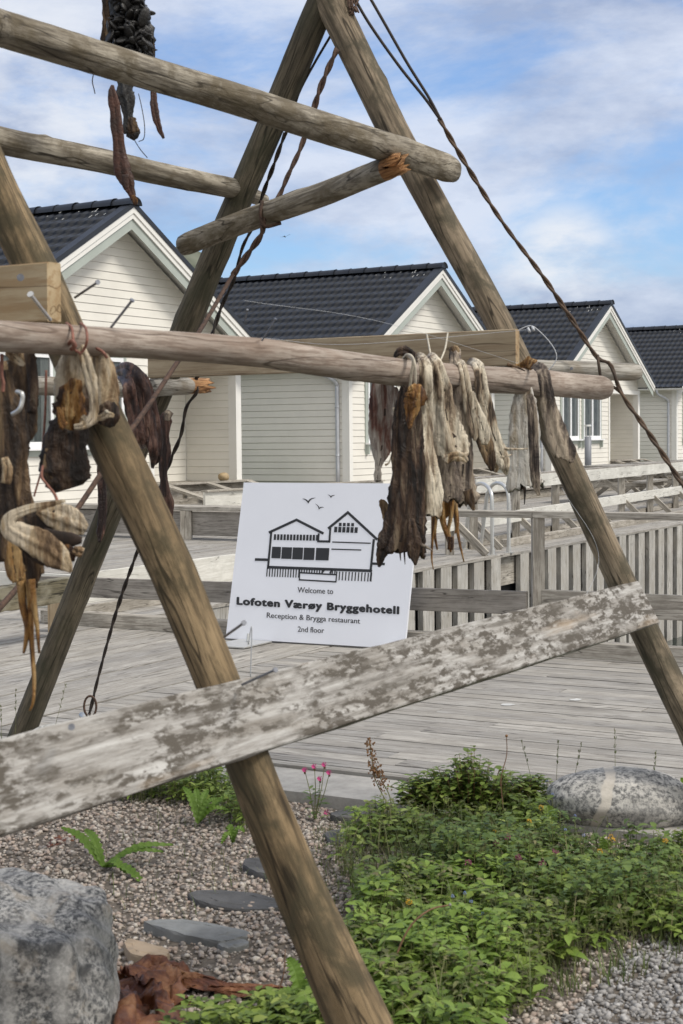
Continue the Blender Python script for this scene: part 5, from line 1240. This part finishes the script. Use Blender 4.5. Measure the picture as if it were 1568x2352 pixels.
hide([(306, 448, 8), (310, 460, 10), (312, 470, 6)], 4.98, 213, .5, (), .3, root=f, m='fish_amber', name='tip')
f = fish('kelp_strip', 352, 215, 5.05, 'short orange-brown dried kelp strip hanging right of the shell cluster', 'kelp')
hide([(350, 150, 8), (352, 215, 12), (354, 245, 16), (360, 275, 14), (368, 300, 10), (376, 318, 5)], 5.05, 221, .5, G1, .4, root=f, m='kelp_dark', name='blade')
hide([(346, 90, 6), (352, 110, 8), (352, 135, 6)], 5.1, 222, .5, (), .4, root=f, m='fish_brown', name='blade')
line('string_tie', [(214, 172, 5.0), (212, 188, 5.0), (216, 205, 5.0), (218, 215, 5.0)], .0018, 'rope_black', 'short curled black string under the top pole', 'string')
line('string_tie', [(318, 215, 5.05), (326, 250, 5.05), (332, 290, 5.05), (330, 318, 5.05), (318, 325, 5.05)], .0015, 'rope_black', 'thin black string curling beside the shell stalk', 'string')
line('string_tie', [(302, 310, 5.05), (320, 340, 5.1), (338, 362, 5.2)], .0015, 'rope_black', 'thin grey string running from the shells to the second pole', 'string')

# ------------------------------------------------------------------ gravel bed
MG = MWQ
def gh(x, y): return .012*math.sin(x*3.1+1)*math.cos(y*2.7)+.008*math.sin(x*7+y*5)
xs = np.arange(-34, -3.69, .30); 
V = []; F = []
A_ = list(np.linspace(-30, -7, 12))+list(np.linspace(-6.8, -3.70, 40)); B_ = list(np.linspace(-14, 9, 120))
for a in A_:
    for q in B_:
        p = MWQ @ Vector((a, q, 0)); V.append((a, q, gh(p.x, p.y)))
nb = len(B_)
for i in range(len(A_)-1):
    for j in range(nb-1): q = i*nb+j; F.append((q, q+nb, q+nb+1, q+1))
mesh_obj('gravel', V, F, 'soil', MWQ, None, True, kind='structure')
b = MB(); b.box(-30, -3.7, -14, 9, -1.8, -.05); b.obj('gravel_base', 'soil', MWQ, kind='structure')
def in_poly(x, y, P):
    c = False; n_ = len(P)
    for i in range(n_):
        x0, y0 = P[i]; x1, y1 = P[(i+1) % n_]
        if (y0 > y) != (y1 > y) and x < (x1-x0)*(y-y0)/(y1-y0)+x0: c = not c
    return c
import bmesh
bm = bmesh.new(); bmesh.ops.create_icosphere(bm, subdivisions=1, radius=1); bm.verts.ensure_lookup_table()
I0 = np.array([v.co[:] for v in bm.verts]); IF = np.array([[v.index for v in q.verts] for q in bm.faces]); bm.free()
rg = np.random.RandomState(21)
def pebbles(name, N, x0, x1, y0, y1, sel, m, rmin, rmax, label=None, **k):
    n_ = 0; X = rg.uniform(x0, x1, N); Y = rg.uniform(y0, y1, N)
    q = (X-1.224)*UX+(Y-9.464)*UY; keep = q < -3.74
    # only what the picture could see, with a margin for a step aside
    keep &= (np.abs(X) < .34*(Y+.3)+.30*(X > 0))
    keep &= np.array([sel(x, y) for x, y in zip(X, Y)])
    X = X[keep]; Y = Y[keep]; n_ = len(X)
    r = rmin+(rmax-rmin)*rg.rand(n_)**2.2
    S = np.stack([r*rg.uniform(.8, 1.3, n_), r*rg.uniform(.7, 1.1, n_), r*rg.uniform(.5, .9, n_)], 1)
    th = rg.uniform(0, 6.28, n_); tl = rg.uniform(-.6, .6, n_)
    P = I0[None]*S[:, None, :]*(1+rg.uniform(-.34, .30, (n_, len(I0), 1)))
    c, s = np.cos(th)[:, None], np.sin(th)[:, None]; ct, s_t = np.cos(tl)[:, None], np.sin(tl)[:, None]
    px, py, pz = P[..., 0], P[..., 1], P[..., 2]
    py, pz = py*ct-pz*s_t, py*s_t+pz*ct
    px, py = px*c-py*s, px*s+py*c
    Z = np.array([gh(a, b_) for a, b_ in zip(X, Y)])+r*rg.uniform(.1, .75, n_)
    W = np.stack([px+X[:, None], py+Y[:, None], pz+Z[:, None]], -1).reshape(-1, 3)
    FF = (IF[None]+(np.arange(n_)*len(I0))[:, None, None]).reshape(-1, 3)
    return mesh_obj(name, W, FF, m, kind='stuff', **k)
def grey_zone(x, y): return (x-.62)*1.0-(y-3.9)*.55 > 0 and y < 4.75
pebbles('pebbles', 80000, -1.9, 2.6, 3.3, 6.9, lambda x, y: not grey_zone(x, y), 'pebbles', .0038, .0112)
pebbles('pebbles', 24000, .3, 2.2, 3.3, 4.8, grey_zone, 'pebbles_grey', .0042, .0115)

# ------------------------------------------------------------------ stones
rock('boulder', (pl(1425, 1900)).to_tuple()[:2]+(.095,), .275, .19, .115, 'granite', 5, .05, 5, rot=R(-6), label='smooth oval speckled granite boulder with a pale diagonal band, beside the plants', cat='boulder')
rock('boulder', (-1.12, 6.72, .02), .36, .22, .165, 'white_rock', 8, .06, 5, label='pale flat-topped boulder under the rope loop, mostly behind the lichen board', cat='boulder')
def block(name, loc, sx, sy, sz, m, seed, **k):
    bm = bmesh.new(); bmesh.ops.create_icosphere(bm, subdivisions=6, radius=1); r_ = np.random.RandomState(seed); ph = r_.uniform(0, 6.28, 12)
    for v in bm.verts:
        c = v.co.copy(); p = 11.; s = (abs(c.x)**p+abs(c.y)**p+abs(c.z)**p)**(1/p); c /= s
        f = 1+.05*math.sin(3*c.x+2*c.z+ph[0])+.045*math.sin(4*c.y-3*c.z+ph[1])+.03*math.sin(7*c.z+5*c.x+ph[2])+.02*math.sin(13*c.x+9*c.y+ph[3])+.012*math.sin(21*c.z+17*c.y+ph[4])
        tp = 1.06-.10*max(0, -c.z+.2)+.07*max(0, c.z-.5)
        v.co = Vector((c.x*sx*f*tp, c.y*sy*f, c.z*sz*f+.05*sz*c.x))
    me = bpy.data.meshes.new(name); bm.to_mesh(me); bm.free(); me.materials.append(MT[m]); me.polygons.foreach_set('use_smooth', np.ones(len(me.polygons), bool))
    o = bpy.data.objects.new(name, me); COL.objects.link(o); place(o, Matrix.Translation(Vector(loc))); tag(o, **k)
block('boulder', (-.845, 3.42, .085), .300, .25, .292, 'gneiss', 4, label='big blocky grey gneiss boulder with tan blotches in the bottom left corner', cat='boulder')
def slab(name, pix, m, label, h=.020, seed=0):
    r_ = random.Random(seed); P = [pl(x, y, .012) for x, y in pix]; Q = curve_pts(P+[P[0]], 4)[:-1]
    c = sum(Q, Vector())/len(Q); n_ = len(Q); V = []; F = []
    for k_, (s, z) in enumerate(((1.0, -.02), (1.0, h*.7), (.975, h), (.6, h*1.02))):
        for q in Q:
            jit = 1+r_.uniform(-.025, .025) if k_ < 3 else 1
            V.append(((q.x-c.x)*s*jit, (q.y-c.y)*s*jit, z+r_.uniform(-.002, .002)))
    for k_ in range(3):
        for i in range(n_): a, b_ = k_*n_+i, k_*n_+(i+1) % n_; F.append((a, b_, b_+n_, a+n_))
    F.append(tuple(range(3*n_, 4*n_))); c.z = 0
    mesh_obj(name, V, F, m, Matrix.Translation(c), None, False, label=label, cat='slate' if 'slate' in name else 'stone', **({'group': 'flat stones lying in the gravel'} if 0 else {}))
slab('slate_slab', [(556, 1990), (570, 1975), (640, 1972), (690, 1985), (690, 2012), (640, 2016), (590, 2008)], 'slate', 'dark blue-grey slate slab partly behind the near post', seed=1)
slab('slate_slab', [(432, 2058), (460, 2048), (560, 2052), (640, 2068), (664, 2078), (640, 2090), (540, 2092), (460, 2076)], 'slate', 'long dark slate slab with pale scuffs, below the darker one', seed=2)
slab('slate_slab', [(328, 2122), (360, 2116), (440, 2118), (540, 2136), (574, 2148), (545, 2160), (500, 2166), (400, 2146)], 'slate_pale', 'long pale grey slate slab pointing at the small chip', seed=3)
slab('slate_slab', [(498, 2170), (520, 2160), (560, 2160), (572, 2168), (550, 2176), (515, 2178)], 'slate_pale', 'small pale slate chip beside the long pale slab', .016, seed=4)
slab('slate_slab', [(742, 1918), (780, 1908), (870, 1912), (912, 1922), (900, 1938), (820, 1942), (760, 1936)], 'slate', 'grey slate slab half hidden by clover, above the plants', seed=5)
slab('slate_slab', [(758, 1870), (790, 1864), (830, 1866), (834, 1874), (800, 1880), (765, 1878)], 'slate', 'small grey slate slab behind the pink flowers', seed=6)
slab('slate_slab', [(862, 1905), (900, 1898), (928, 1902), (915, 1912), (880, 1914)], 'slate', 'thin dark slate piece at the edge of the clover', seed=7)
slab('flat_stone', [(284, 2172), (300, 2162), (372, 2182), (388, 2196), (350, 2206), (300, 2196)], 'flagstone', 'flat tan stone above the rust-brown kelp', .022, seed=8)
slab('white_chip', [(785, 1927), (795, 1922), (806, 1926), (802, 1932), (790, 1934)], 'white_rock', 'small white stone chip lying on the half hidden slate', .05, seed=9)
for i, (x, y, lb) in enumerate(((1166, 1617, 'white splash on the deck, left one'), (1322, 1606, 'white splash on the deck, right one'))):
    p = pl(x, y, ZD+.004); b = MB(); pts = []
    r_ = random.Random(i)
    for q in range(14): a = 6.28*q/14; pts.append((.035*math.cos(a)*r_.uniform(.7, 1.2), .035*math.sin(a)*r_.uniform(.6, 1.2), 0))
    b.poly(pts); b.obj('splash', 'dropping', Matrix.Translation(p), label=lb, cat='stain')

# ------------------------------------------------------------------ kelp heap
def crumple(name, pix, wid, h, seed, label):
    r_ = np.random.RandomState(seed); ph = r_.uniform(0, 6.28, 12); C_ = curve_pts([pl(x, y, .02) for x, y in pix], 14); W_ = np.interp(np.linspace(0, 1, len(C_)), np.linspace(0, 1, len(wid)), wid); n_ = 44; V = []; F = []; c0 = C_[0].copy()
    for j, (c, w) in enumerate(zip(C_, W_)):
        t = (C_[min(j+1, len(C_)-1)]-C_[max(0, j-1)]).normalized(); x = Vector((t.y, -t.x, 0))
        for q in range(n_+1):
            u = q/n_*2-1; s = j*.16
            z = h*min(1, w*7)*(max(0, 1-u*u)**.6*(.55+.5*math.sin(u*7+s*2+ph[0])*.6)+.20*math.sin(u*11+s*4.1+ph[1]+1.5*math.sin(s*3))+.10*math.sin(u*19-s*7+ph[2])+.05*math.sin(u*31+s*13+ph[3])+.02*r_.rand())
            p = c+x*(w*(u+.10*math.sin(u*11+s*5+ph[4])))*(1+.12*math.sin(s*6+ph[5]+u*2))+t*(.03*math.sin(u*9+s*3+ph[6]))
            V.append((p.x-c0.x, p.y-c0.y, max(.004, z+.008)))
    for j in range(len(C_)-1):
        for q in range(n_): a = j*(n_+1)+q; F.append((a, a+1, a+n_+2, a+n_+1))
    o = mesh_obj(name, V, F, 'kelp', Matrix.Translation(Vector((c0.x, c0.y, 0))), None, True, label=label, cat='kelp')
crumple('dried_kelp', [(205, 2440), (270, 2340), (300, 2280), (340, 2240), (400, 2238), (470, 2252), (560, 2266), (640, 2262)], [.13, .14, .13, .10, .05, .035, .03, .015], .08, 2, 'crumpled rust-brown dried kelp lying on the gravel beside the gneiss boulder')
crumple('dried_kelp', [(118, 1935), (150, 1920), (175, 1918), (215, 1922)], [.01, .05, .05, .01], .03, 5, 'small orange-brown kelp scrap on the gravel above the gneiss boulder')

# ------------------------------------------------------------------ plants
LT = np.array([0, .3, .3, .3, .68, .68, .68, 1.]); LWd = np.array([0, -.5, 0, .5, -.40, 0, .40, 0]); LZ = np.array([0, .10, 0, .10, .12, .02, .12, 0.])
LF = np.array([(0, 2, 1), (0, 3, 2), (1, 2, 4), (2, 5, 4), (2, 3, 5), (3, 6, 5), (4, 5, 7), (5, 6, 7)])
def leaves_mesh(name, base, d, nrm, L_, W_, m, droop=.35, parent=None, **k):
    base = np.array(base); d = np.array(d); nrm = np.array(nrm); L_ = np.array(L_)[:, None]; W_ = np.array(W_)[:, None]
    d = d/np.linalg.norm(d, axis=1, keepdims=True); s = np.cross(d, nrm); s /= np.linalg.norm(s, axis=1, keepdims=True)+1e-9; u = np.cross(s, d)
    n_ = len(base); c = base.mean(0); base = base-c
    P = base[:, None, :]+d[:, None, :]*(LT*L_)[..., None]+s[:, None, :]*(LWd*W_)[..., None]+u[:, None, :]*((LZ*W_)-droop*L_*(LT**2))[..., None]
    FF = (LF[None]+(np.arange(n_)*8)[:, None, None]).reshape(-1, 3)
    return mesh_obj(name, P.reshape(-1, 3), FF, m, Matrix.Translation(Vector(c)), parent, False, **k)
rp_ = np.random.RandomState(77)
def cover(name, poly, N, hmax, Ls, m, seed, trif=.6, dens=None, **k):
    """ground cover: sprigs of leaves over a patch"""
    r_ = np.random.RandomState(seed); base = []; d = []; nr_ = []; L_ = []; W_ = []; cnt = 0; tries = 0
    pts = [pl(x, y) for x, y in poly]; x0, x1 = min(p.x for p in pts), max(p.x for p in pts); y0, y1 = min(p.y for p in pts), max(p.y for p in pts)
    PP = [(p.x, p.y) for p in pts]; stems = MB()
    while cnt < N and tries < N*12:
        tries += 1; x, y = r_.uniform(x0, x1), r_.uniform(y0, y1)
        if not in_poly(x, y, PP): continue
        cl = .5+.5*math.sin(x*9+seed)*math.cos(y*8+1.3*seed)+.25*math.sin(x*23+y*17)
        if (x+.02)**2*9+(y-4.95)**2*9 < 1 and r_.rand() < .8: continue
        if dens and r_.rand() > dens+cl*(1-dens): continue
        cnt += 1; h = hmax*(.25+.75*r_.rand()**.8)*(.55+.45*min(1, max(0, cl)))
        top = np.array([x, y, gh(x, y)+h]); ax = r_.uniform(0, 6.28); nl = 3 if r_.rand() < trif else r_.randint(4, 8); ll = r_.uniform(*Ls)
        for q in range(nl):
            a = ax+q*6.283/nl*(1 if nl == 3 else 1.6)+r_.uniform(-.25, .25); el = r_.uniform(-.15, .6)
            dd = np.array([math.cos(a)*math.cos(el), math.sin(a)*math.cos(el), math.sin(el)])
            zz = 0 if nl == 3 else -h*.13*q
            base.append(top+np.array([0, 0, zz])+dd*.004); d.append(dd); nr_.append(np.array([r_.uniform(-.3, .3), r_.uniform(-.3, .3), 1.])); l = ll*r_.uniform(.7, 1.15); L_.append(l); W_.append(l*(.62 if nl == 3 else .42)*r_.uniform(.85, 1.15))
        if cnt % 2 == 0: stems.tube([(x+r_.uniform(-.01, .01), y+r_.uniform(-.01, .01), 0), tuple(top)], .0011, 3, caps=False)
    o = leaves_mesh(name, base, d, nr_, L_, W_, m, kind='stuff', **k)
    return o, stems
main = [(765, 1985), (800, 1935), (860, 1912), (930, 1900), (1030, 1905), (1240, 1890), (1290, 1960), (1420, 1985), (1600, 1985), (1700, 2150), (1600, 2195), (1470, 2165), (1370, 2200), (1250, 2235), (1215, 2330), (1130, 2345), (1120, 2440), (700, 2440), (720, 2330), (790, 2230), (845, 2140), (800, 2050)]
o, s1 = cover('clover_cover', main, 3000, .13, (.024, .044), 'leaf', 1, .62, .2)
o, s6 = cover('weed_cover', main, 1500, .16, (.016, .030), 'leaf_olive', 6, .1, .3)
o, s2 = cover('clover_cover', [(820, 2160), (900, 2080), (1150, 2060), (1180, 2300), (1100, 2440), (700, 2440), (720, 2330), (800, 2220)], 1150, .16, (.028, .046), 'leaf_bright', 2, .3, .35)
o, s3 = cover('clover_cover', [(380, 2400), (460, 2370), (600, 2350), (690, 2300), (770, 2220), (860, 2180), (900, 2440), (360, 2450)], 850, .12, (.026, .042), 'leaf', 3, .6, .6)
o, s4 = cover('clover_cover', [(930, 1990), (1290, 1960), (1500, 1990), (1640, 2100), (1400, 2170), (1100, 2120)], 700, .19, (.024, .038), 'leaf_deep', 4, .5, .3)
cover('dock_cover', main, 110, .11, (.045, .075), 'leaf_bright', 9, 0., .1)
o, s5 = cover('weed_cover', [(255, 1838), (330, 1822), (470, 1812), (560, 1830), (600, 1880), (560, 1915), (470, 1865), (380, 1855), (280, 1850)], 560, .16, (.020, .034), 'leaf', 5, .3, .5)
sall = MB()
for s in (s1, s2, s3, s4, s5, s6):
    i = len(sall.v); sall.v += s.v; sall.f += [tuple(q+i for q in f) for f in s.f]; sall.m += s.m
sall.obj('stem_cover', 'stem', kind='stuff')
# grass
def grass(name, poly, N, h0, h1, seed, m='grass', w=.0022, **k):
    r_ = np.random.RandomState(seed); pts = [pl(x, y) for x, y in poly]; PP = [(p.x, p.y) for p in pts]
    x0, x1 = min(p[0] for p in PP), max(p[0] for p in PP); y0, y1 = min(p[1] for p in PP), max(p[1] for p in PP); V = []; F = []; c = 0
    while c < N:
        x, y = r_.uniform(x0, x1), r_.uniform(y0, y1)
        if not in_poly(x, y, PP): continue
        c += 1; a = r_.uniform(0, 6.28); h = r_.uniform(h0, h1); ln = r_.uniform(.1, .9)*h; s = (-math.sin(a)*w, math.cos(a)*w); i = len(V)
        for t in (0, .4, .75):
            ww = 1-t*.6; cx, cy = x+math.cos(a)*ln*t*t, y+math.sin(a)*ln*t*t; V += [(cx-s[0]*ww, cy-s[1]*ww, h*t), (cx+s[0]*ww, cy+s[1]*ww, h*t)]
        V.append((x+math.cos(a)*ln, y+math.sin(a)*ln, h*.97)); F += [(i, i+1, i+3, i+2), (i+2, i+3, i+5, i+4), (i+4, i+5, i+6)]
    return mesh_obj(name, V, F, m, kind='stuff', **k)
grass('grass_blades', main, 2600, .04, .16, 11)
grass('grass_blades', [(240, 1880), (600, 1880), (700, 2000), (450, 2120), (230, 2140)], 130, .02, .07, 12, w=.0013)
grass('grass_blades', [(1180, 2210), (1568, 2160), (1568, 2230), (1250, 2300)], 240, .02, .07, 13)
grass('grass_blades', [(1100, 1840), (1290, 1840), (1290, 1920), (1100, 1920)], 160, .03, .12, 14)
grass('grass_blades', [(-20, 1790), (120, 1740), (160, 1780), (-20, 1860)], 60, .05, .2, 15)
grass('dry_litter', main, 2500, .01, .04, 16, w=.0016)
grass('dry_litter', [(720, 1900), (1000, 1890), (1050, 2060), (800, 2140), (720, 2020)], 900, .01, .05, 17, w=.0015)
# leafy bush beside the concrete
bu = empty('leafy_bush', pl(1085, 1868), 0, label='rounded leafy green bush at the concrete edge, left of the granite boulder', cat='bush')
r_ = np.random.RandomState(5); base = []; d = []; nn_ = []; L_ = []; W_ = []; c = pl(1085, 1880); bs_ = MB()
for i in range(330):
    a = r_.uniform(0, 6.28); rr_ = r_.rand()**.5; x = c.x+math.cos(a)*rr_*.31; y = c.y+math.sin(a)*rr_*.14; hh = (.205+.04*math.sin(x*17))*(1-.45*rr_**4)*r_.uniform(.5, 1.06)
    if x < c.x-.1: hh *= 1.05
    b0 = np.array([c.x+(x-c.x)*.5, c.y+(y-c.y)*.5, 0]); tp = np.array([x, y, hh]); bs_.tube([tuple(b0), tuple(b0*.4+tp*.6+np.array([0, 0, .01])), tuple(tp)], [.0016, .0011, .0007], 4, caps=False)
    for q in range(10):
        t = .4+.6*q/9; p = b0*(1-t)+tp*t; a2 = q*2.4+a; el = r_.uniform(0, .7); dd = np.array([math.cos(a2)*math.cos(el), math.sin(a2)*math.cos(el), math.sin(el)])
        base.append(p); d.append(dd); nn_.append((0, 0, 1.)); l = r_.uniform(.030, .048)*(1.1-.3*t); L_.append(l); W_.append(l*.68)
leaves_mesh('foliage', base, d, nn_, L_, W_, 'leaf', parent=bu); bs_.obj('stems', 'stem_red', None, bu)
# dandelion-like leaf rosettes
def frond(P, w, m, root, seed=0, teeth=13):
    C_ = curve_pts(P, 10); n_ = len(C_); V = []; F = []; o0 = C_[0].copy(); r_ = random.Random(seed)
    for j, c in enumerate(C_):
        t = j/(n_-1); tg = (C_[min(j+1, n_-1)]-C_[max(j-1, 0)]).normalized(); s = tg.cross(Vector((0, -.35, 1))).normalized(); u = s.cross(tg)
        ww = w*math.sin(math.pi*min(1, t*.92+.06))**.6*(1.0 if j % 2 else .60)
        V += [c-s*ww+u*.006-o0, c-o0, c+s*ww+u*.006-o0]
    for j in range(n_-1):
        a = j*3; F += [(a, a+1, a+4, a+3), (a+1, a+2, a+5, a+4)]
    mesh_obj('leaf', V, F, m, Matrix.Translation(o0), root)
def G(x, y, z=0.): return pl(x, y, z)
def rosette(x, y, tips, label, w=.018, m='fern'):
    e = empty('toothed_leaf_plant', G(x, y), 0, label=label, cat='plant'); b0 = G(x, y, .01)
    for i, (tx, ty, dY) in enumerate(tips):
        tip = at(tx, ty, b0.y+dY); mid = b0.lerp(tip, .5)+Vector((0, 0, .03)); frond([b0, mid, tip], w, m, e, i)
rosette(238, 1992, [(140, 1902, .10), (195, 1906, .12), (398, 1942, .06), (375, 1958, .02), (336, 2036, -.14), (290, 2008, -.08)], 'plant with long toothed green leaves sprawling above the gneiss boulder', .020)
rosette(455, 1892, [(420, 1808, .08), (450, 1812, .1), (478, 1815, .1), (545, 1828, .08), (525, 1862, .0), (500, 1835, .02)], 'upright toothed green leaves in the weed patch left of the near post', .017)
rosette(535, 1935, [(520, 1905, .02), (560, 1912, .0), (510, 1938, -.03)], 'small toothed green leaf plant close to the near post', .015)
rosette(1262, 1925, [(1258, 1848, .0), (1275, 1860, .02)], 'broad bright green leaf standing left of the granite boulder', .022, 'leaf_bright')
rosette(1385, 1985, [(1390, 1925, .0), (1405, 1938, .02)], 'broad bright green leaf in front of the granite boulder', .020, 'leaf_bright')
rosette(1068, 1905, [(1040, 1868, .04), (1075, 1885, .0)], 'dark yellow-green leaf pair under the leafy bush', .016)
rosette(700, 2330, [(660, 2200, .04), (720, 2270, -.02), (640, 2290, -.05)], 'long curled toothed leaf at the bottom left of the near post', .024)
rosette(1570, 1860, [(1562, 1785, .0), (1580, 1790, .0)], 'broad leaf cut by the right edge behind the boulder', .022, 'leaf_bright')
# pink campion
pc = empty('pink_flower', G(722, 1885), 0, label='tall weed with bright pink flowers right of the near post', cat='flower')
g0 = G(722, 1885)
for tx, ty in ((700, 1770), (722, 1762), (745, 1758), (756, 1776), (735, 1790)):
    tip = at(tx, ty, g0.y+.01); mid = g0.lerp(tip, .6)+Vector((.004, 0, 0)); b = MB(); b.tube([Vector(), mid-g0, tip-g0], [.0022, .0016, .0012], 5); b.obj('stem', 'stem', Matrix.Translation(g0), pc)
    V = []; fl = MB()
    for q in range(7):
        a = q*.9; fl.poly([(0, 0, 0), (.011*math.cos(a), .011*math.sin(a), .009), (.012*math.cos(a+.5), .012*math.sin(a+.5), .005), (.006*math.cos(a+.8), .006*math.sin(a+.8), .001)])
    fl.tube([(0, 0, -.014), (0, 0, 0)], [.004, .005], 6, 1)
    fl.obj('blossom', ['pink', 'stem_red'], Matrix.Translation(tip) @ Matrix.Rotation(R(35), 4, 'X'), pc)
base = []; d = []; nn_ = []; L_ = []; W_ = []
for i in range(26):
    z = rp_.uniform(.01, .13); a = rp_.uniform(0, 6.28); base.append((g0.x+rp_.uniform(-.02, .03), g0.y+rp_.uniform(-.02, .02), z)); d.append((math.cos(a), math.sin(a), .5)); nn_.append((0, 0, 1)); L_.append(.04); W_.append(.014)
leaves_mesh('leaves', base, d, nn_, L_, W_, 'leaf_deep', parent=pc)
for x, y, lb in ((751, 1868, 'single low pink flower beside the small slate slab'), (517, 1930, 'single low pink flower left of the near post')):
    e = empty('pink_flower', G(x, y+12), 0, label=lb, cat='flower'); b = MB(); b.tube([(0, 0, 0), (0, 0, .02)], .0015, 5); b.obj('stem', 'stem', Matrix.Translation(G(x, y+12)), e)
    fl = MB()
    for q in range(6): a = q*1.05; fl.poly([(0, 0, 0), (.012*math.cos(a), .012*math.sin(a), .010), (.013*math.cos(a+.5), .013*math.sin(a+.5), .004)])
    fl.obj('blossom', 'pink', Matrix.Translation(G(x, y+12)+Vector((0, 0, .02))) @ Matrix.Rotation(R(40), 4, 'X'), e)
# sorrel
so_ = empty('sorrel', G(905, 1905), 0, label='tall sorrel stalk with rusty seed heads left of the leafy bush', cat='plant'); g0 = G(905, 1905)
def stalk(P, r0, r1, m, name, root):
    C_ = curve_pts(P, 6); n_ = len(C_); b = MB(); b.tube([c-C_[0] for c in C_], [r0+(r1-r0)*i/(n_-1) for i in range(n_)], 5); b.obj(name, m, Matrix.Translation(C_[0]), root, True); return C_
for P in ([(905, 1905), (890, 1850), (862, 1790), (853, 1740), (848, 1700)], [(905, 1905), (895, 1830), (872, 1785), (862, 1760)]):
    C_ = stalk([at(x, y, g0.y) for x, y in P], .0026, .001, 'stem', 'stem', so_)
    sd_ = MB(); n_ = len(C_)
    for i in range(int(n_*.45), n_):
        for q in range(9):
            p = C_[i]+Vector((rp_.uniform(-.018, .018), rp_.uniform(-.012, .012), rp_.uniform(-.012, .014))); sd_.tube([p-C_[0], p-C_[0]+Vector((rp_.uniform(-.004, .004), 0, .006))], rp_.uniform(.0014, .003), 4)
    sd_.obj('seed_head', 'seed', Matrix.Translation(C_[0]), so_)
for t_, l in (((893, 1862), .05), ((880, 1838), -.03)):
    p = at(t_[0], t_[1], g0.y); leaves_mesh('leaf', [p[:]], [(l, 0, .02)], [(0, 0, 1)], [.05], [.018], 'leaf_deep', parent=so_)
# bare stalks and grass stems
def bare(P, Yb, r0, m, label, head=None, hm='seed', nm='dry_stalk'):
    e = empty(nm, G(*P[0]), 0, label=label, cat='stalk'); C_ = stalk([at(x, y, Yb if i else G(*P[0]).y) for i, (x, y) in enumerate(P)], r0, r0*.6, m, 'stem', e)
    if head:
        b = MB(); t = (C_[-1]-C_[-2]).normalized(); b.tube([C_[-1]-C_[0], C_[-1]-C_[0]+t*head*.6, C_[-1]-C_[0]+t*head*1.4], [head*.5, head, head*.5], 8); b.obj('head', hm, Matrix.Translation(C_[0]), e, True)
Yb = G(1150, 1905).y
bare([(1148, 1905), (1155, 1860), (1150, 1790), (1163, 1735), (1163, 1692)], Yb, .0024, 'stem_red', 'tall bare reddish stalk with a small round head rising from the leafy bush', .006)
Yb = G(890, 2290).y
bare([(890, 2300), (905, 2210), (940, 2130), (985, 2090), (1030, 2078)], Yb, .0032, 'stem_red', 'reddish stalk arching right with a pale tip, near the bottom centre', .005, 'white_rock')
bare([(630, 2300), (650, 2240), (655, 2180)], G(640, 2300).y, .002, 'stem_red', 'short reddish stalk left of the near post base')
for i, (x0, y0, x1, y1, lb) in enumerate(((1235, 1880, 1198, 1705, 'thin grass stem leaning left above the leafy bush'), (1282, 1890, 1282, 1705, 'straight thin grass stem left of the granite boulder'), (1284, 1890, 1334, 1710, 'thin grass stem leaning right above the granite boulder'), (1420, 1880, 1412, 1680, 'thin grass stem rising behind the granite boulder'), (1500, 1880, 1506, 1730, 'short grass stem near the right edge behind the boulder'), (100, 1760, 150, 1575, 'dry twig leaning right beside the dark post foot'), (28, 1760, 36, 1585, 'dry forked twig left of the dark post foot'), (10, 1760, 2, 1620, 'dry twig at the left edge'))):
    r_ = random.Random(i); g_ = G(x0, y0); e = empty('grass_stem', g_, 0, label=lb, cat='grass stem'); C_ = stalk([g_, at((x0+x1)/2+r_.uniform(-6, 6), (y0+y1)/2, g_.y), at(x1, y1, g_.y)], .0013, .0006, 'stem', 'stem', e)
    b = MB()
    for q in range(16):
        p = C_[-1-q//4]-C_[0]+Vector((r_.uniform(-.003, .003), 0, r_.uniform(-.008, .004))); b.tube([p, p+Vector((r_.uniform(-.004, .004), r_.uniform(-.004, .004), .009))], .0010, 4)
    b.obj('seed_head', 'grass', Matrix.Translation(C_[0]), e)
# small flowers
def tuft(x, y, z, m, s, nm, lb, cat, grp):
    g_ = G(x, y+z*3600/G(x, y).y); p = Vector((g_.x, g_.y, z)); e = empty(nm, (g_.x, g_.y, 0), 0, label=lb, cat=cat, group=grp)
    b = MB(); b.tube([(0, 0, 0), (0, 0, z)], .0012, 4); b.obj('stem', 'stem', Matrix.Translation((g_.x, g_.y, 0)), e)
    cs = []; rd = []
    for q in range(22):
        v = Vector((rr.uniform(-1, 1), rr.uniform(-1, 1), rr.uniform(-.6, 1))).normalized()*s; cs.append(v[:]); rd.append((s*.30, s*.16, s*.16))
    V, F = ellipsoids(cs, rd); mesh_obj('flower_head', V, F, m, Matrix.Translation(p), e, True)
rr = np.random.RandomState(14)
for x, y in ((1190, 1978), (1165, 1930), (1140, 1945), (1275, 1965), (1245, 1992), (1075, 1990)): tuft(x, y, .15, 'clover_pink', .0095, 'clover_flower', 'dull pink clover flower head among the ground cover', 'flower', 'pink clover flowers')
for x, y in ((1243, 1860), (1137, 1917), (1215, 1892), (1402, 1928), (1407, 1935), (1378, 1960), (1527, 1937), (1440, 2023), (940, 2078)): tuft(x, y, .13, 'yellow', .008, 'yellow_flower', 'small yellow flower cluster among the ground cover', 'flower', 'yellow flowers')
for x, y in ((1256, 1800), (1320, 1880), (1298, 1912), (1340, 1925), (1068, 2058), (1040, 2065), (1082, 2078), (1108, 2105), (1268, 1830)): tuft(x, y, .14, 'blue', .0045, 'blue_flower', 'tiny pale blue flower among the ground cover', 'flower', 'tiny blue flowers')
